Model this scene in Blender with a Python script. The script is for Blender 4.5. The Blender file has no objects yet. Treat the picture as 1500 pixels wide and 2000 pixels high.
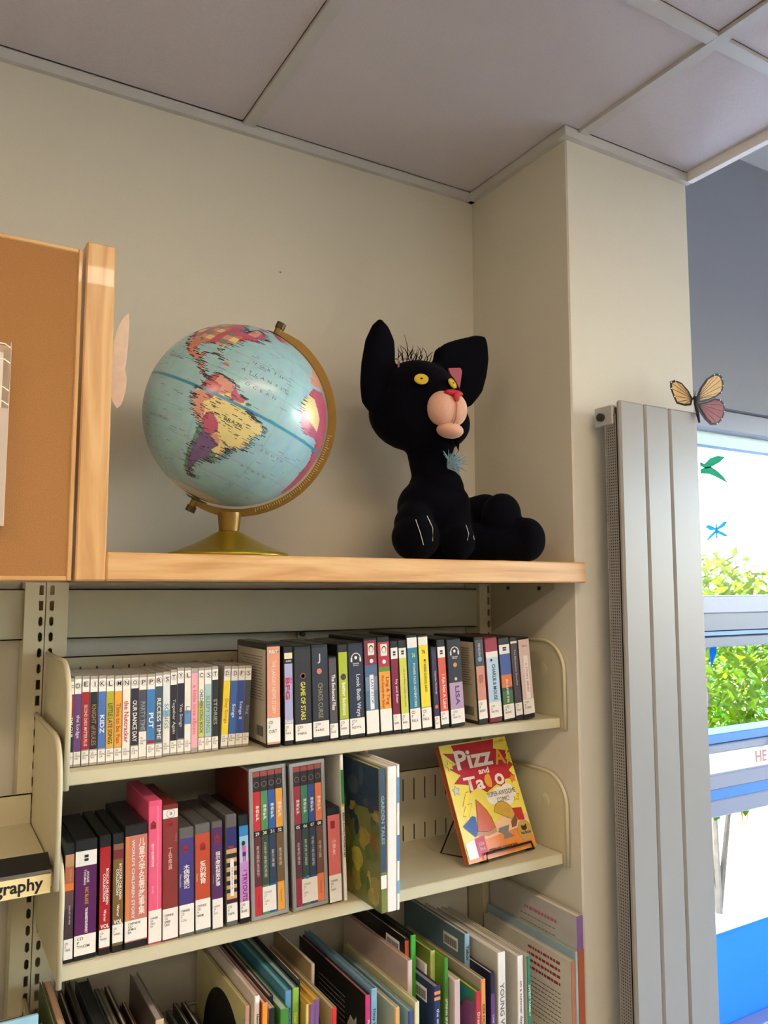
import bpy, bmesh, math, random
from mathutils import Vector, Matrix, Euler
random.seed(7)
SC = bpy.context.scene
COL = SC.collection
R = math.radians

# ------------------------------------------------------------------ camera, world, light, exposure
cam_d = bpy.data.cameras.new('camera'); cam = bpy.data.objects.new('camera', cam_d); COL.objects.link(cam)
cam.location = (-0.1907, -1.4613, -0.1483)
cam.rotation_euler = (R(90 + 5.468), 0, R(-30.436))
cam_d.sensor_fit = 'VERTICAL'; cam_d.sensor_height = 36; cam_d.lens = 1542.6 / 2000 * 36
cam_d.clip_start = 0.02; cam_d.clip_end = 200
SC.camera = cam
SC.view_settings.view_transform = 'Standard'; SC.view_settings.look = 'None'
SC.view_settings.gamma = 1; SC.view_settings.use_curve_mapping = False
SC.view_settings.exposure = 0.45
W = bpy.data.worlds.new('sky'); SC.world = W; W.use_nodes = True
wn = W.node_tree.nodes; wl = W.node_tree.links; wn.clear()
wo = wn.new('ShaderNodeOutputWorld'); wb = wn.new('ShaderNodeBackground'); ws = wn.new('ShaderNodeTexSky')
ws.sky_type = 'NISHITA'; ws.sun_disc = False; ws.sun_elevation = R(57); ws.sun_rotation = R(200); ws.air_density = 1.0; ws.dust_density = 1.0; ws.ozone_density = 1.0
wb.inputs['Strength'].default_value = 3.6
wl.new(ws.outputs[0], wb.inputs[0]); wl.new(wb.outputs[0], wo.inputs[0])
sun_d = bpy.data.lights.new('sun', 'SUN'); sun = bpy.data.objects.new('sun', sun_d); COL.objects.link(sun)
sun_d.energy = 30.0; sun_d.angle = R(0.6); sun_d.color = (1, .95, .92)
sun.rotation_euler = Vector((0.20, 0.30, -0.92)).to_track_quat('-Z', 'Y').to_euler()
LAMP_POWER = 13.0            # emission of the ceiling lamp diffusers

# ------------------------------------------------------------------ materials
def lin(c):
    return tuple((v / 255 / 12.92 if v / 255 <= .04045 else ((v / 255 + .055) / 1.055) ** 2.4) for v in c)
MC = {}
def mat(rgb, rough=.5, noise=.06, scale=60, metal=0, bump=0, sheen=0, coat=0, stretch=None, spec=.5):
    key = (rgb, rough, noise, scale, metal, bump, sheen, coat, stretch, spec)
    if key in MC: return MC[key]
    m = bpy.data.materials.new('paint'); m.use_nodes = True
    nt = m.node_tree; b = nt.nodes['Principled BSDF']
    c = lin(rgb)
    b.inputs['Roughness'].default_value = rough; b.inputs['Metallic'].default_value = metal
    b.inputs['Specular IOR Level'].default_value = spec
    b.inputs['Coat Weight'].default_value = coat; b.inputs['Coat Roughness'].default_value = .08
    b.inputs['Sheen Weight'].default_value = sheen
    tc = nt.nodes.new('ShaderNodeTexCoord'); n = nt.nodes.new('ShaderNodeTexNoise')
    n.inputs['Scale'].default_value = scale; n.inputs['Detail'].default_value = 4
    src = tc.outputs['Object']
    if stretch:
        mp = nt.nodes.new('ShaderNodeMapping'); mp.inputs['Scale'].default_value = stretch
        nt.links.new(src, mp.inputs[0]); src = mp.outputs[0]
    nt.links.new(src, n.inputs['Vector'])
    r = nt.nodes.new('ShaderNodeValToRGB')
    r.color_ramp.elements[0].position = .3; r.color_ramp.elements[1].position = .7
    r.color_ramp.elements[0].color = tuple(v * (1 - noise) for v in c) + (1,)
    r.color_ramp.elements[1].color = tuple(min(1, v * (1 + noise)) for v in c) + (1,)
    nt.links.new(n.outputs['Fac'], r.inputs[0]); nt.links.new(r.outputs[0], b.inputs['Base Color'])
    if bump:
        bp = nt.nodes.new('ShaderNodeBump'); bp.inputs['Strength'].default_value = bump; bp.inputs['Distance'].default_value = .002
        nt.links.new(n.outputs['Fac'], bp.inputs['Height']); nt.links.new(bp.outputs[0], b.inputs['Normal'])
    MC[key] = m; return m
def ink(rgb): return mat(rgb, .55, .02, 40)
def wood_mat(axis):
    m = bpy.data.materials.new('maple_wood'); m.use_nodes = True; nt = m.node_tree; b = nt.nodes['Principled BSDF']
    tc = nt.nodes.new('ShaderNodeTexCoord'); mp = nt.nodes.new('ShaderNodeMapping')
    s = [26, 26, 26]; s[axis] = 2.2; mp.inputs['Scale'].default_value = s
    n = nt.nodes.new('ShaderNodeTexNoise'); n.inputs['Scale'].default_value = 1.6; n.inputs['Detail'].default_value = 6; n.inputs['Distortion'].default_value = 1.2
    r = nt.nodes.new('ShaderNodeValToRGB'); e = r.color_ramp.elements
    e[0].position = .30; e[0].color = lin((196, 142, 82)) + (1,)
    e[1].position = .72; e[1].color = lin((232, 190, 132)) + (1,)
    k = e.new(.5); k.color = lin((216, 166, 104)) + (1,)
    n2 = nt.nodes.new('ShaderNodeTexNoise'); n2.inputs['Scale'].default_value = 9
    mx = nt.nodes.new('ShaderNodeMix'); mx.data_type = 'RGBA'; mx.blend_type = 'MULTIPLY'; mx.inputs[0].default_value = .18
    nt.links.new(tc.outputs['Object'], mp.inputs[0]); nt.links.new(mp.outputs[0], n.inputs['Vector']); nt.links.new(mp.outputs[0], n2.inputs['Vector'])
    nt.links.new(n.outputs['Fac'], r.inputs[0]); nt.links.new(r.outputs[0], mx.inputs[6]); nt.links.new(n2.outputs['Color'], mx.inputs[7])
    nt.links.new(mx.outputs[2], b.inputs['Base Color']); b.inputs['Roughness'].default_value = .38; b.inputs['Coat Weight'].default_value = .2
    return m
def emit(rgb, s):
    m = bpy.data.materials.new('lamp_diffuser'); m.use_nodes = True; nt = m.node_tree
    e = nt.nodes.new('ShaderNodeEmission'); e.inputs[0].default_value = rgb + (1,); e.inputs[1].default_value = s
    nt.links.new(e.outputs[0], nt.nodes['Material Output'].inputs[0]); return m
def glass_mat(tint=(1, 1, 1), gloss=.08, rough=.02):
    m = bpy.data.materials.new('clear_sheet'); m.use_nodes = True; nt = m.node_tree
    t = nt.nodes.new('ShaderNodeBsdfTransparent'); t.inputs[0].default_value = tint + (1,)
    g = nt.nodes.new('ShaderNodeBsdfGlossy'); g.inputs['Roughness'].default_value = rough
    x = nt.nodes.new('ShaderNodeMixShader'); x.inputs[0].default_value = gloss
    nt.links.new(t.outputs[0], x.inputs[1]); nt.links.new(g.outputs[0], x.inputs[2]); nt.links.new(x.outputs[0], nt.nodes['Material Output'].inputs[0]); return m
def transl_mat(rgb, w=.6):
    m = bpy.data.materials.new('translucent_film'); m.use_nodes = True; nt = m.node_tree
    t = nt.nodes.new('ShaderNodeBsdfTranslucent'); t.inputs[0].default_value = lin(rgb) + (1,)
    d = nt.nodes.new('ShaderNodeBsdfDiffuse'); d.inputs[0].default_value = lin(rgb) + (1,)
    n = nt.nodes.new('ShaderNodeTexNoise'); n.inputs['Scale'].default_value = 12
    x = nt.nodes.new('ShaderNodeMixShader'); x.inputs[0].default_value = w
    nt.links.new(d.outputs[0], x.inputs[1]); nt.links.new(t.outputs[0], x.inputs[2]); nt.links.new(x.outputs[0], nt.nodes['Material Output'].inputs[0]); return m

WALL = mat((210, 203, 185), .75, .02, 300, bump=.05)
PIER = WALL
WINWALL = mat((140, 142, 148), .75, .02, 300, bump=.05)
TILE = mat((206, 198, 200), .85, .05, 420, bump=.25)
GRID = mat((196, 192, 186), .45, .01, 20)
STEEL = mat((204, 194, 160), .42, .02, 30, spec=.5)
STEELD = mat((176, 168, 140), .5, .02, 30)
WOODX = wood_mat(0); WOODZ = wood_mat(2)
CORK = mat((164, 114, 62), .9, .16, 700, bump=.3)
BLACKP = mat((24, 24, 26), .32, .05, 40)
CLEARP = mat((150, 146, 138), .2, .05, 40)
PAPER = mat((236, 228, 214), .6, .03, 200)
WHITE = mat((236, 230, 222), .5, .02, 60)
RADM = mat((154, 151, 146), .3, .01, 20, coat=.0, spec=.25)
ALU = mat((136, 138, 152), .4, .02, 40)
ALUD = mat((88, 94, 110), .4, .02, 40)
SKYLIT_ALU = mat((62, 124, 190), .4, .02, 40)  # frame aluminium with the skylight's blue put into its colour
DARK = mat((40, 38, 34), .6, .05, 40)
WIRE = mat((14, 14, 14), .35, .02, 40)
GLASS = glass_mat((.98, .98, .99), .008)

# ------------------------------------------------------------------ geometry helpers
class MB:
    def __init__(s): s.v = []; s.f = []; s.m = []
    def add(s, vs, fs, mi=0):
        o = len(s.v); s.v += [tuple(p) for p in vs]; s.f += [tuple(i + o for i in f) for f in fs]; s.m += [mi] * len(fs); return s
    def box(s, x0, x1, y0, y1, z0, z1, mi=0):
        return s.add([(x, y, z) for z in (z0, z1) for y in (y0, y1) for x in (x0, x1)],
                     [(0, 2, 3, 1), (4, 5, 7, 6), (0, 1, 5, 4), (2, 6, 7, 3), (0, 4, 6, 2), (1, 3, 7, 5)], mi)
    def cbox(s, x0, x1, y0, y1, z0, z1, b=.001, mi=0):
        b = min(b, (x1 - x0) * .45, (y1 - y0) * .45, (z1 - z0) * .45)
        vs = []; idx = {}
        X, Y, Z = (x0, x1), (y0, y1), (z0, z1)
        for i in (0, 1):
            for j in (0, 1):
                for k in (0, 1):
                    sx, sy, sz = (b if i == 0 else -b), (b if j == 0 else -b), (b if k == 0 else -b)
                    idx[i, j, k, 'x'] = len(vs); vs.append((X[i], Y[j] + sy, Z[k] + sz))
                    idx[i, j, k, 'y'] = len(vs); vs.append((X[i] + sx, Y[j], Z[k] + sz))
                    idx[i, j, k, 'z'] = len(vs); vs.append((X[i] + sx, Y[j] + sy, Z[k]))
        F = []
        def q(l, flip):
            F.append(tuple(reversed(l)) if flip else tuple(l))
        for i in (0, 1):
            q([idx[i, 0, 0, 'x'], idx[i, 0, 1, 'x'], idx[i, 1, 1, 'x'], idx[i, 1, 0, 'x']], i == 1)
            q([idx[0, i, 0, 'y'], idx[1, i, 0, 'y'], idx[1, i, 1, 'y'], idx[0, i, 1, 'y']], i == 1)
            q([idx[0, 0, i, 'z'], idx[0, 1, i, 'z'], idx[1, 1, i, 'z'], idx[1, 0, i, 'z']], i == 1)
        for i in (0, 1):
            for j in (0, 1):
                q([idx[i, j, 0, 'x'], idx[i, j, 1, 'x'], idx[i, j, 1, 'y'], idx[i, j, 0, 'y']], (i + j) % 2 == 0)
                q([idx[i, 0, j, 'x'], idx[i, 1, j, 'x'], idx[i, 1, j, 'z'], idx[i, 0, j, 'z']], (i + j) % 2 == 1)
                q([idx[0, i, j, 'y'], idx[1, i, j, 'y'], idx[1, i, j, 'z'], idx[0, i, j, 'z']], (i + j) % 2 == 0)
        for i in (0, 1):
            for j in (0, 1):
                for k in (0, 1):
                    q([idx[i, j, k, 'x'], idx[i, j, k, 'y'], idx[i, j, k, 'z']], (i + j + k) % 2 == 1)
        return s.add(vs, F, mi)
    def prism(s, pts, axis, a, b, mi=0):
        """extrude a 2D polygon along an axis; pts are the two other coordinates in order"""
        def P(p, t):
            if axis == 0: return (t, p[0], p[1])
            if axis == 1: return (p[0], t, p[1])
            return (p[0], p[1], t)
        n = len(pts)
        vs = [P(p, a) for p in pts] + [P(p, b) for p in pts]
        fs = [tuple(range(n)), tuple(range(2 * n - 1, n - 1, -1))] + [(i, i + n, (i + 1) % n + n, (i + 1) % n) for i in range(n)]
        return s.add(vs, fs, mi)
    def tube(s, path, rad, n=8, mi=0, closed=False, ref=None):
        path = [Vector(p) for p in path]; rings = []; up = Vector((0, 0, 1)); N = len(path)
        for i, p in enumerate(path):
            a = path[(i - 1) % N] if (closed or i > 0) else p; b = path[(i + 1) % N] if (closed or i < N - 1) else p
            t = (b - a).normalized(); u = Vector(ref) if ref else t.cross(up)
            if u.length < .05: u = t.cross(Vector((0, 1, 0)))
            u.normalize(); w = u.cross(t); r = rad[i] if isinstance(rad, (list, tuple)) else rad
            rings.append([p + (u * math.cos(2 * math.pi * k / n) + w * math.sin(2 * math.pi * k / n)) * r for k in range(n)])
        vs = [q for g in rings for q in g]; fs = []
        for i in range(N if closed else N - 1):
            for k in range(n):
                a, b = i * n + k, i * n + (k + 1) % n; c, d = ((i + 1) % N) * n + (k + 1) % n, ((i + 1) % N) * n + k
                fs.append((a, b, c, d))
        if not closed: fs += [tuple(range(n))[::-1], tuple(range((N - 1) * n, N * n))]
        return s.add(vs, fs, mi)
    def lathe(s, prof, c=(0, 0, 0), n=40, mi=0):
        vs = [(c[0] + r * math.cos(2 * math.pi * k / n), c[1] + r * math.sin(2 * math.pi * k / n), c[2] + z) for r, z in prof for k in range(n)]
        fs = [(i * n + k, i * n + (k + 1) % n, (i + 1) * n + (k + 1) % n, (i + 1) * n + k) for i in range(len(prof) - 1) for k in range(n)]
        fs += [tuple(range(n))[::-1], tuple(range((len(prof) - 1) * n, len(prof) * n))]
        return s.add(vs, fs, mi)
    def ell(s, c, r, n=20, mi=0, rot=None):
        vs = []; fs = []; m = n // 2
        for i in range(m + 1):
            th = math.pi * i / m
            for k in range(n):
                ph = 2 * math.pi * k / n
                p = Vector((r[0] * math.sin(th) * math.cos(ph), r[1] * math.sin(th) * math.sin(ph), r[2] * math.cos(th)))
                if rot: p = rot @ p
                vs.append(p + Vector(c))
        for i in range(m):
            for k in range(n): fs.append((i * n + k, (i + 1) * n + k, (i + 1) * n + (k + 1) % n, i * n + (k + 1) % n))
        return s.add(vs, fs, mi)
    def quad(s, a, b, c, d, mi=0): return s.add([a, b, c, d], [(0, 1, 2, 3)], mi)
    def build(s, name, mats, parent=None, smooth=False):
        me = bpy.data.meshes.new(name); me.from_pydata(s.v, [], s.f)
        if not isinstance(mats, (list, tuple)): mats = [mats]
        for m in mats: me.materials.append(m)
        if len(mats) > 1: me.polygons.foreach_set('material_index', s.m)
        if smooth: me.polygons.foreach_set('use_smooth', [True] * len(me.polygons))
        me.update()
        o = bpy.data.objects.new(name, me); COL.objects.link(o)
        if parent: o.parent = parent
        return o
def tag(o, label, cat, group=None):
    o['label'] = label; o['category'] = cat
    if group: o['group'] = group
    return o
def thing(name, label, cat, loc=(0, 0, 0), rot=(0, 0, 0), group=None):
    o = bpy.data.objects.new(name, None); COL.objects.link(o); o.location = loc; o.rotation_euler = rot
    o.empty_display_size = .02
    return tag(o, label, cat, group)
def struct(o): o['kind'] = 'structure'; return o
def bx(name, m, b, parent=None, bevel=0):
    g = MB()
    (g.cbox(*b, b=bevel) if bevel else g.box(*b))
    return g.build(name, m, parent)

PENDING = []
def text(name, s, m, parent, rect, plane='F', at=0.0, mode='h', bold=0.0, keep=True, gap=1.0, fn=None):
    """flat print. rect=(a0,a1,b0,b1) in the plane; plane F faces -Y (a=x,b=z), L faces -X (a=-y,b=z), C custom fn(a,b)."""
    cu = bpy.data.curves.new(name, 'FONT'); cu.body = s; cu.align_x = 'CENTER' if mode != 'l' else 'LEFT'; cu.resolution_u = 2; cu.offset = bold; cu.space_line = gap
    if mode == 'v': cu.body = '\n'.join(s)
    o = bpy.data.objects.new(name + '_src', cu); COL.objects.link(o)
    PENDING.append((o, name, m, parent, rect, plane, at, mode, keep, fn))
def flush_text():
    bpy.context.view_layer.update(); dg = bpy.context.evaluated_depsgraph_get()
    for o, name, m, parent, rect, plane, at, mode, keep, fn in PENDING:
        me = bpy.data.meshes.new_from_object(o.evaluated_get(dg)); me.name = name
        if len(me.vertices) == 0: continue
        P = [(v.co.x, v.co.y) for v in me.vertices]
        if mode == 'd': P = [(y, -x) for x, y in P]
        if mode == 'u': P = [(-y, x) for x, y in P]
        ax, bx_ = min(p[0] for p in P), max(p[0] for p in P); ay, by = min(p[1] for p in P), max(p[1] for p in P)
        sx = (rect[1] - rect[0]) / max(1e-6, bx_ - ax); sy = (rect[3] - rect[2]) / max(1e-6, by - ay)
        if keep:
            k = min(sx, sy); sx = min(sx, k * 1.35); sy = min(sy, k * 1.35)
        cx, cy = (rect[0] + rect[1]) / 2, (rect[2] + rect[3]) / 2; mx, my = (ax + bx_) / 2, (ay + by) / 2
        for v, p in zip(me.vertices, P):
            a, b = cx + (p[0] - mx) * sx, cy + (p[1] - my) * sy
            if plane == 'F': v.co = (a, at, b)
            elif plane == 'L': v.co = (at, -a, b)
            else: v.co = fn(a, b)
        me.materials.clear(); me.materials.append(m)
        t = bpy.data.objects.new(name, me); COL.objects.link(t); t.parent = parent
        cu = o.data; bpy.data.objects.remove(o); bpy.data.curves.remove(cu)
    PENDING.clear()

# ------------------------------------------------------------------ room shell
XC, YC, XR = 0.9131, -0.3196, 1.283          # pier: left face x, front face y, right edge x
ZC, ZU, ZF = 0.7694, 1.272, -1.65            # dropped ceiling, raised ceiling by the window, floor
XL, XRR, YB = -3.0, 4.2, -4.6
YW = 0.10                                   # inner face of the window wall
struct(bx('floor', mat((150, 140, 126), .6, .1, 30), (XL, XRR, YB, .1, ZF - .1, ZF)))
struct(bx('wall_back', WALL, (XL, XC + .05, 0, .14, ZF, ZU + .2)))
wp = struct(MB().cbox(XC, XR, YC, .30, ZF, ZU + .2, b=.003).build('wall_pier', PIER))
struct(bx('wall_left', WALL, (XL - .1, XL, YB, .12, ZF, ZU + .2)))
g = MB(); RY0, RY1, RZ0, RZ1 = -3.6, -.75, -.95, .72
g.box(XRR, XRR + .1, YB, RY0, ZF, ZU + .2); g.box(XRR, XRR + .1, RY1, .32, ZF, ZU + .2); g.box(XRR, XRR + .1, RY0, RY1, ZF, RZ0); g.box(XRR, XRR + .1, RY0, RY1, RZ1, ZU + .2)
struct(g.build('wall_right', WALL))
g = MB()
for a in (RY0, -2.2, RY1 - .05): g.box(XRR + .02, XRR + .08, a, a + .05, RZ0, RZ1)
for a in (RZ0, RZ1 - .05): g.box(XRR + .02, XRR + .08, RY0, RY1, a, a + .05)
w2 = struct(g.build('window_2', ALU))
bx('pane', GLASS, (XRR + .048, XRR + .052, RY0 + .05, -2.2, RZ0 + .05, RZ1 - .05), w2); bx('pane', GLASS, (XRR + .048, XRR + .052, -2.15, RY1 - .05, RZ0 + .05, RZ1 - .05), w2)
struct(bx('wall_front', WALL, (XL - .1, XRR + .1, YB - .1, YB, ZF, ZU + .2)))
WX0, WX1, WZ1, WZ0 = 1.50, 3.3, .414, -1.50  # window opening
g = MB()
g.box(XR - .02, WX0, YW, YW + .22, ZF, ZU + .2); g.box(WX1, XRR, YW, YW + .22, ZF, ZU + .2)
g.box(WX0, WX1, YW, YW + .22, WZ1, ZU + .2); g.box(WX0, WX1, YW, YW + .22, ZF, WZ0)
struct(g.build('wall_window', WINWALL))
# dropped ceiling: void lid, tiles and grid bars
GX = [.3429 + .6048 * k for k in range(-6, 2)]; GY = [0.0] + [-.653 - .6096 * k for k in range(0, 8)]
ceil_ = struct(bx('ceiling', GRID, (XL, XR, YB, 0, ZC + .12, ZC + .16)))
tile_cache = {}
xs = [XL] + [x for x in GX if XL + .05 < x < XR] + [XR]; ys = [y for y in GY if y > YB + .05] + [YB]
LAMPS = [(-1.4715, -1.2626), (-.8667, -3.0914), (-2.0763, -3.0914)]
def cell_is_lamp(x0, y0): return any(abs(x0 - a) < .02 and abs(y0 - b) < .02 for a, b in LAMPS)
for i in range(len(xs) - 1):
    for j in range(len(ys) - 1):
        x0, x1, y1, y0 = xs[i], xs[i + 1], ys[j], ys[j + 1]
        if cell_is_lamp(x0, y1): continue
        mg = .0112
        if j == 0 and x0 < XC < x1:      # tile notched round the pier
            MB().prism([(x0 + mg, y0 + mg), (x1 - mg, y0 + mg), (x1 - mg, YC - .012), (XC - .012, YC - .012), (XC - .012, -.012), (x0 + mg, -.012)], 2, ZC + .021, ZC + .03).build('ceiling_tile', TILE, ceil_)
            continue
        if j == 0 and x0 >= XC: y1 = YC
        for (a, b, c, d) in [(x0, x1, y0, y1)]:
            if b - a < .05 or d - c < .05: continue
            ax, bx2, cy, dy = a + mg, b - mg, c + mg, d - mg
            k = (round(bx2 - ax, 3), round(dy - cy, 3))
            if k not in tile_cache:
                w2, h2 = k[0] / 2, k[1] / 2; e = .003
                t = MB()
                lv = [(-w2, -h2, .004), (w2, -h2, .004), (w2, h2, .004), (-w2, h2, .004), (-w2 + e, -h2 + e, .001), (w2 - e, -h2 + e, .001), (w2 - e, h2 - e, .001), (-w2 + e, h2 - e, .001)]
                t.add(lv, [(4, 7, 6, 5), (0, 4, 5, 1), (1, 5, 6, 2), (2, 6, 7, 3), (3, 7, 4, 0), (0, 1, 2, 3)])
                o = t.build('ceiling_tile', TILE, ceil_); tile_cache[k] = o.data
            else:
                o = bpy.data.objects.new('ceiling_tile', tile_cache[k]); COL.objects.link(o); o.parent = ceil_
            o.location = ((ax + bx2) / 2, (cy + dy) / 2, ZC + .020)
for x in xs[1:-1]:
    y1 = 0 if x < XC else YC
    bx('grid_bar', GRID, (x - .012, x + .012, YB, y1, ZC + .0135, ZC + .0215), ceil_)
for y in ys[1:-1]:
    bx('grid_bar', GRID, (XL, XR, y - .012, y + .012, ZC + .014, ZC + .022), ceil_)
# wall angle strips round the ceiling
struct(MB().box(XL, XC, -.012, 0, ZC - .001, ZC + .019).build('trim_1', GRID))
struct(MB().box(XC - .014, XC, YC, 0, ZC - .001, ZC + .019).build('trim_2', GRID))
struct(MB().box(XC - .014, XR + .002, YC - .014, YC, ZC - .001, ZC + .019).build('trim_3', GRID))
struct(MB().box(XR - .012, XR + .004, YB, YC - .014, ZC - .001, ZC + .028).build('trim_4', WHITE))
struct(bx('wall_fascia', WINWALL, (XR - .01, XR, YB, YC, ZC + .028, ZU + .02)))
up = struct(bx('ceiling_raised', mat((216, 218, 222), .8, .02, 200), (XR - .01, XRR, YB, YW + .01, ZU, ZU + .05)))
struct(bx('wall_void', WALL, (XL - .1, XR, YB, .32, ZU + .2, ZU + .25)))
struct(bx('ceiling_cover', WALL, (XR - .02, XRR + .1, YB, .32, ZU + .2, ZU + .25)))
# recessed ceiling lamps, unseen, added further back for ambient light
for n_, (x0, y1) in enumerate(LAMPS):
    where = ['to the far left, out of view', 'at the back left of the room, out of view', 'in the back left corner, out of view'][n_]
    l = thing('ceiling_lamp', 'square recessed warm ceiling lamp panel ' + where, 'lamp', (x0 + .3024, y1 - .3048, ZC + .020), group='recessed ceiling lamps')
    f = MB(); s = .288
    for a in (-1, 1):
        f.box(-s, s, a * s - .012, a * s + .012, -.002, .02); f.box(a * s - .012, a * s + .012, -s, s, -.002, .02)
    f.build('lamp_frame', WHITE, l)
    bx('lamp_diffuser', emit((1.0, .795, .575), LAMP_POWER), (-s + .012, s - .012, -s + .012, s - .012, .004, .008), l)
    bx('lamp_housing', WHITE, (-s, s, -s, s, .03, .10), l)

l = thing('strip_lamp', 'long linear ceiling strip lamp parallel to the shelves, out of view', 'lamp', (.40, -1.567, ZC + .0135))
hs = MB(); hs.cbox(-.62, .62, -.075, .075, -.030, -.0005, b=.004); hs.build('lamp_housing', WHITE, l)
bx('lamp_diffuser', emit((1.0, .795, .575), LAMP_POWER * 2.35), (-.60, .60, -.060, .060, -.034, -.0305), l)

# ------------------------------------------------------------------ window
win = MB(); YG = YW + .075                     # glass plane
def rail(x0, x1, z0, z1, y0=YW + .02, y1=YW + .11): win.cbox(x0, x1, y0, y1, z0, z1, b=.003)
rail(WX0, WX1, .347, .413); rail(WX0, WX0 + .05, WZ0, .347); rail(WX1 - .05, WX1, WZ0, .347); rail(2.62, 2.68, WZ0, .347)
rail(WX0, WX1, -.227, -.173); rail(WX0, WX1, -.747, -.704); rail(WX0, WX1, -.826, -.779); rail(WX0, WX1, WZ0, WZ0 + .05)
w1 = struct(win.build('window_1', ALU))
bx('upper_reveal', mat((214, 236, 232), .5, .02, 40), (WX0 + .05, WX1 - .05, YW + .06, YW + .13, .302, .347), w1)  # light from outside put into the reveal's pale aqua colour
bx('transom_recess', ALUD, (WX0, WX1, YW + .03, YW + .11, -.279, -.227), w1)
bx('skylit_line', SKYLIT_ALU, (WX0, WX1, YW + .025, YW + .11, -.294, -.282), w1)  # thin blue strip painted as a skylit edge of the frame
bx('sash_rail', ALUD, (WX0, WX1, YW + .022, YW + .10, -.329, -.297), w1, .003)
bx('sash_rail', SKYLIT_ALU, (WX0, WX1, YW + .022, YW + .10, -.615, -.586), w1, .003)
bx('sash_rail', ALU, (WX0, WX1, YW + .016, YW + .10, -.640, -.616), w1, .003)
bx('skylit_strip', SKYLIT_ALU, (WX0, WX1, YW + .03, YW + .10, -.779, -.747), w1)  # frame strip between the rails, sky light painted as blue
bx('top_seal', SKYLIT_ALU, (WX0 + .05, WX1 - .05, YW + .055, YW + .06, .294, .303), w1)
for z0, z1 in ((-.173, .302), (-.586, -.329), (-1.187, -.826)):
    bx('pane', GLASS, (WX0, WX1, YG - .002, YG + .002, z0, z1), w1)
bx('blue_film_pane', transl_mat((84, 132, 186), .75), (WX0, WX1, YG - .004, YG + .002, WZ0 + .05, -1.187), w1)
hd = MB(); hd.cbox(2.150, 2.180, YW + .002, YW + .014, -.640, -.612, b=.004); hd.cbox(2.157, 2.169, YW - .012, YW + .004, -.655, -.618, b=.003)
hd.build('sash_handle', DARK, w1)
sg = thing('paper_strip', 'white paper strip with reddish letters along the window sill', 'sign', (WX0 + .05, YW + .034, -.704))
bx('sheet', mat((248, 246, 240), .6, .02, 40), (.0, 1.05, 0, .03, 0, .063), sg)
text('lettering', 'HE', ink((190, 120, 110)), sg, (.545, .600, .012, .046), at=-.0006, bold=.02)

# window clings
def cling(name, label, cat, loc, polys, m):
    t = thing(name, label, cat, loc)
    for nm, pts in polys:
        MB().prism(pts, 1, 0, .0012).build(nm, m, t)
    return t
YQ = YG - .0034
cling('bird_cling', 'green and turquoise leaf shaped cling on the upper window pane', 'window cling', (1.935, YQ, .200),
      [('wing', [(0, .050), (.02, .045), (.05, .066), (.090, .078), (.125, .076), (.10, .058), (.06, .040), (.03, .030), (.0, .036)]),
       ('wing', [(0, .026), (.03, .036), (.055, .038), (.085, .026), (.11, .012), (.135, -.010), (.10, .0), (.07, .008), (.04, .014), (.0, .012)])], transl_mat((72, 140, 112), .6))
cling('dragonfly_cling', 'small blue dragonfly cling on the upper window pane', 'window cling', (2.0025, YQ, .030),
      [('body', [(-.004, -.022), (.003, -.022), (.004, .020), (0, .032), (-.004, .020)]),
       ('wing', [(-.003, .012), (-.040, .021), (-.054, .013), (-.034, .003), (-.003, .004)]), ('wing', [(.002, .012), (.038, .034), (.058, .036), (.040, .018), (.002, .004)]),
       ('wing', [(-.003, .006), (-.030, -.010), (-.056, -.034), (-.036, -.026), (-.003, -.004)]), ('wing', [(.002, .006), (.030, .000), (.060, -.014), (.034, -.014), (.002, -.004)])], transl_mat((70, 150, 180), .6))
cling('feather_cling', 'dark blue feather cling at the left of the lower window pane', 'window cling', (1.950, YQ, -.395),
      [('vane', [(0, 0), (.022, .034), (.032, .066), (.008, .068), (-.006, .05)])], transl_mat((40, 110, 160), .6))

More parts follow.
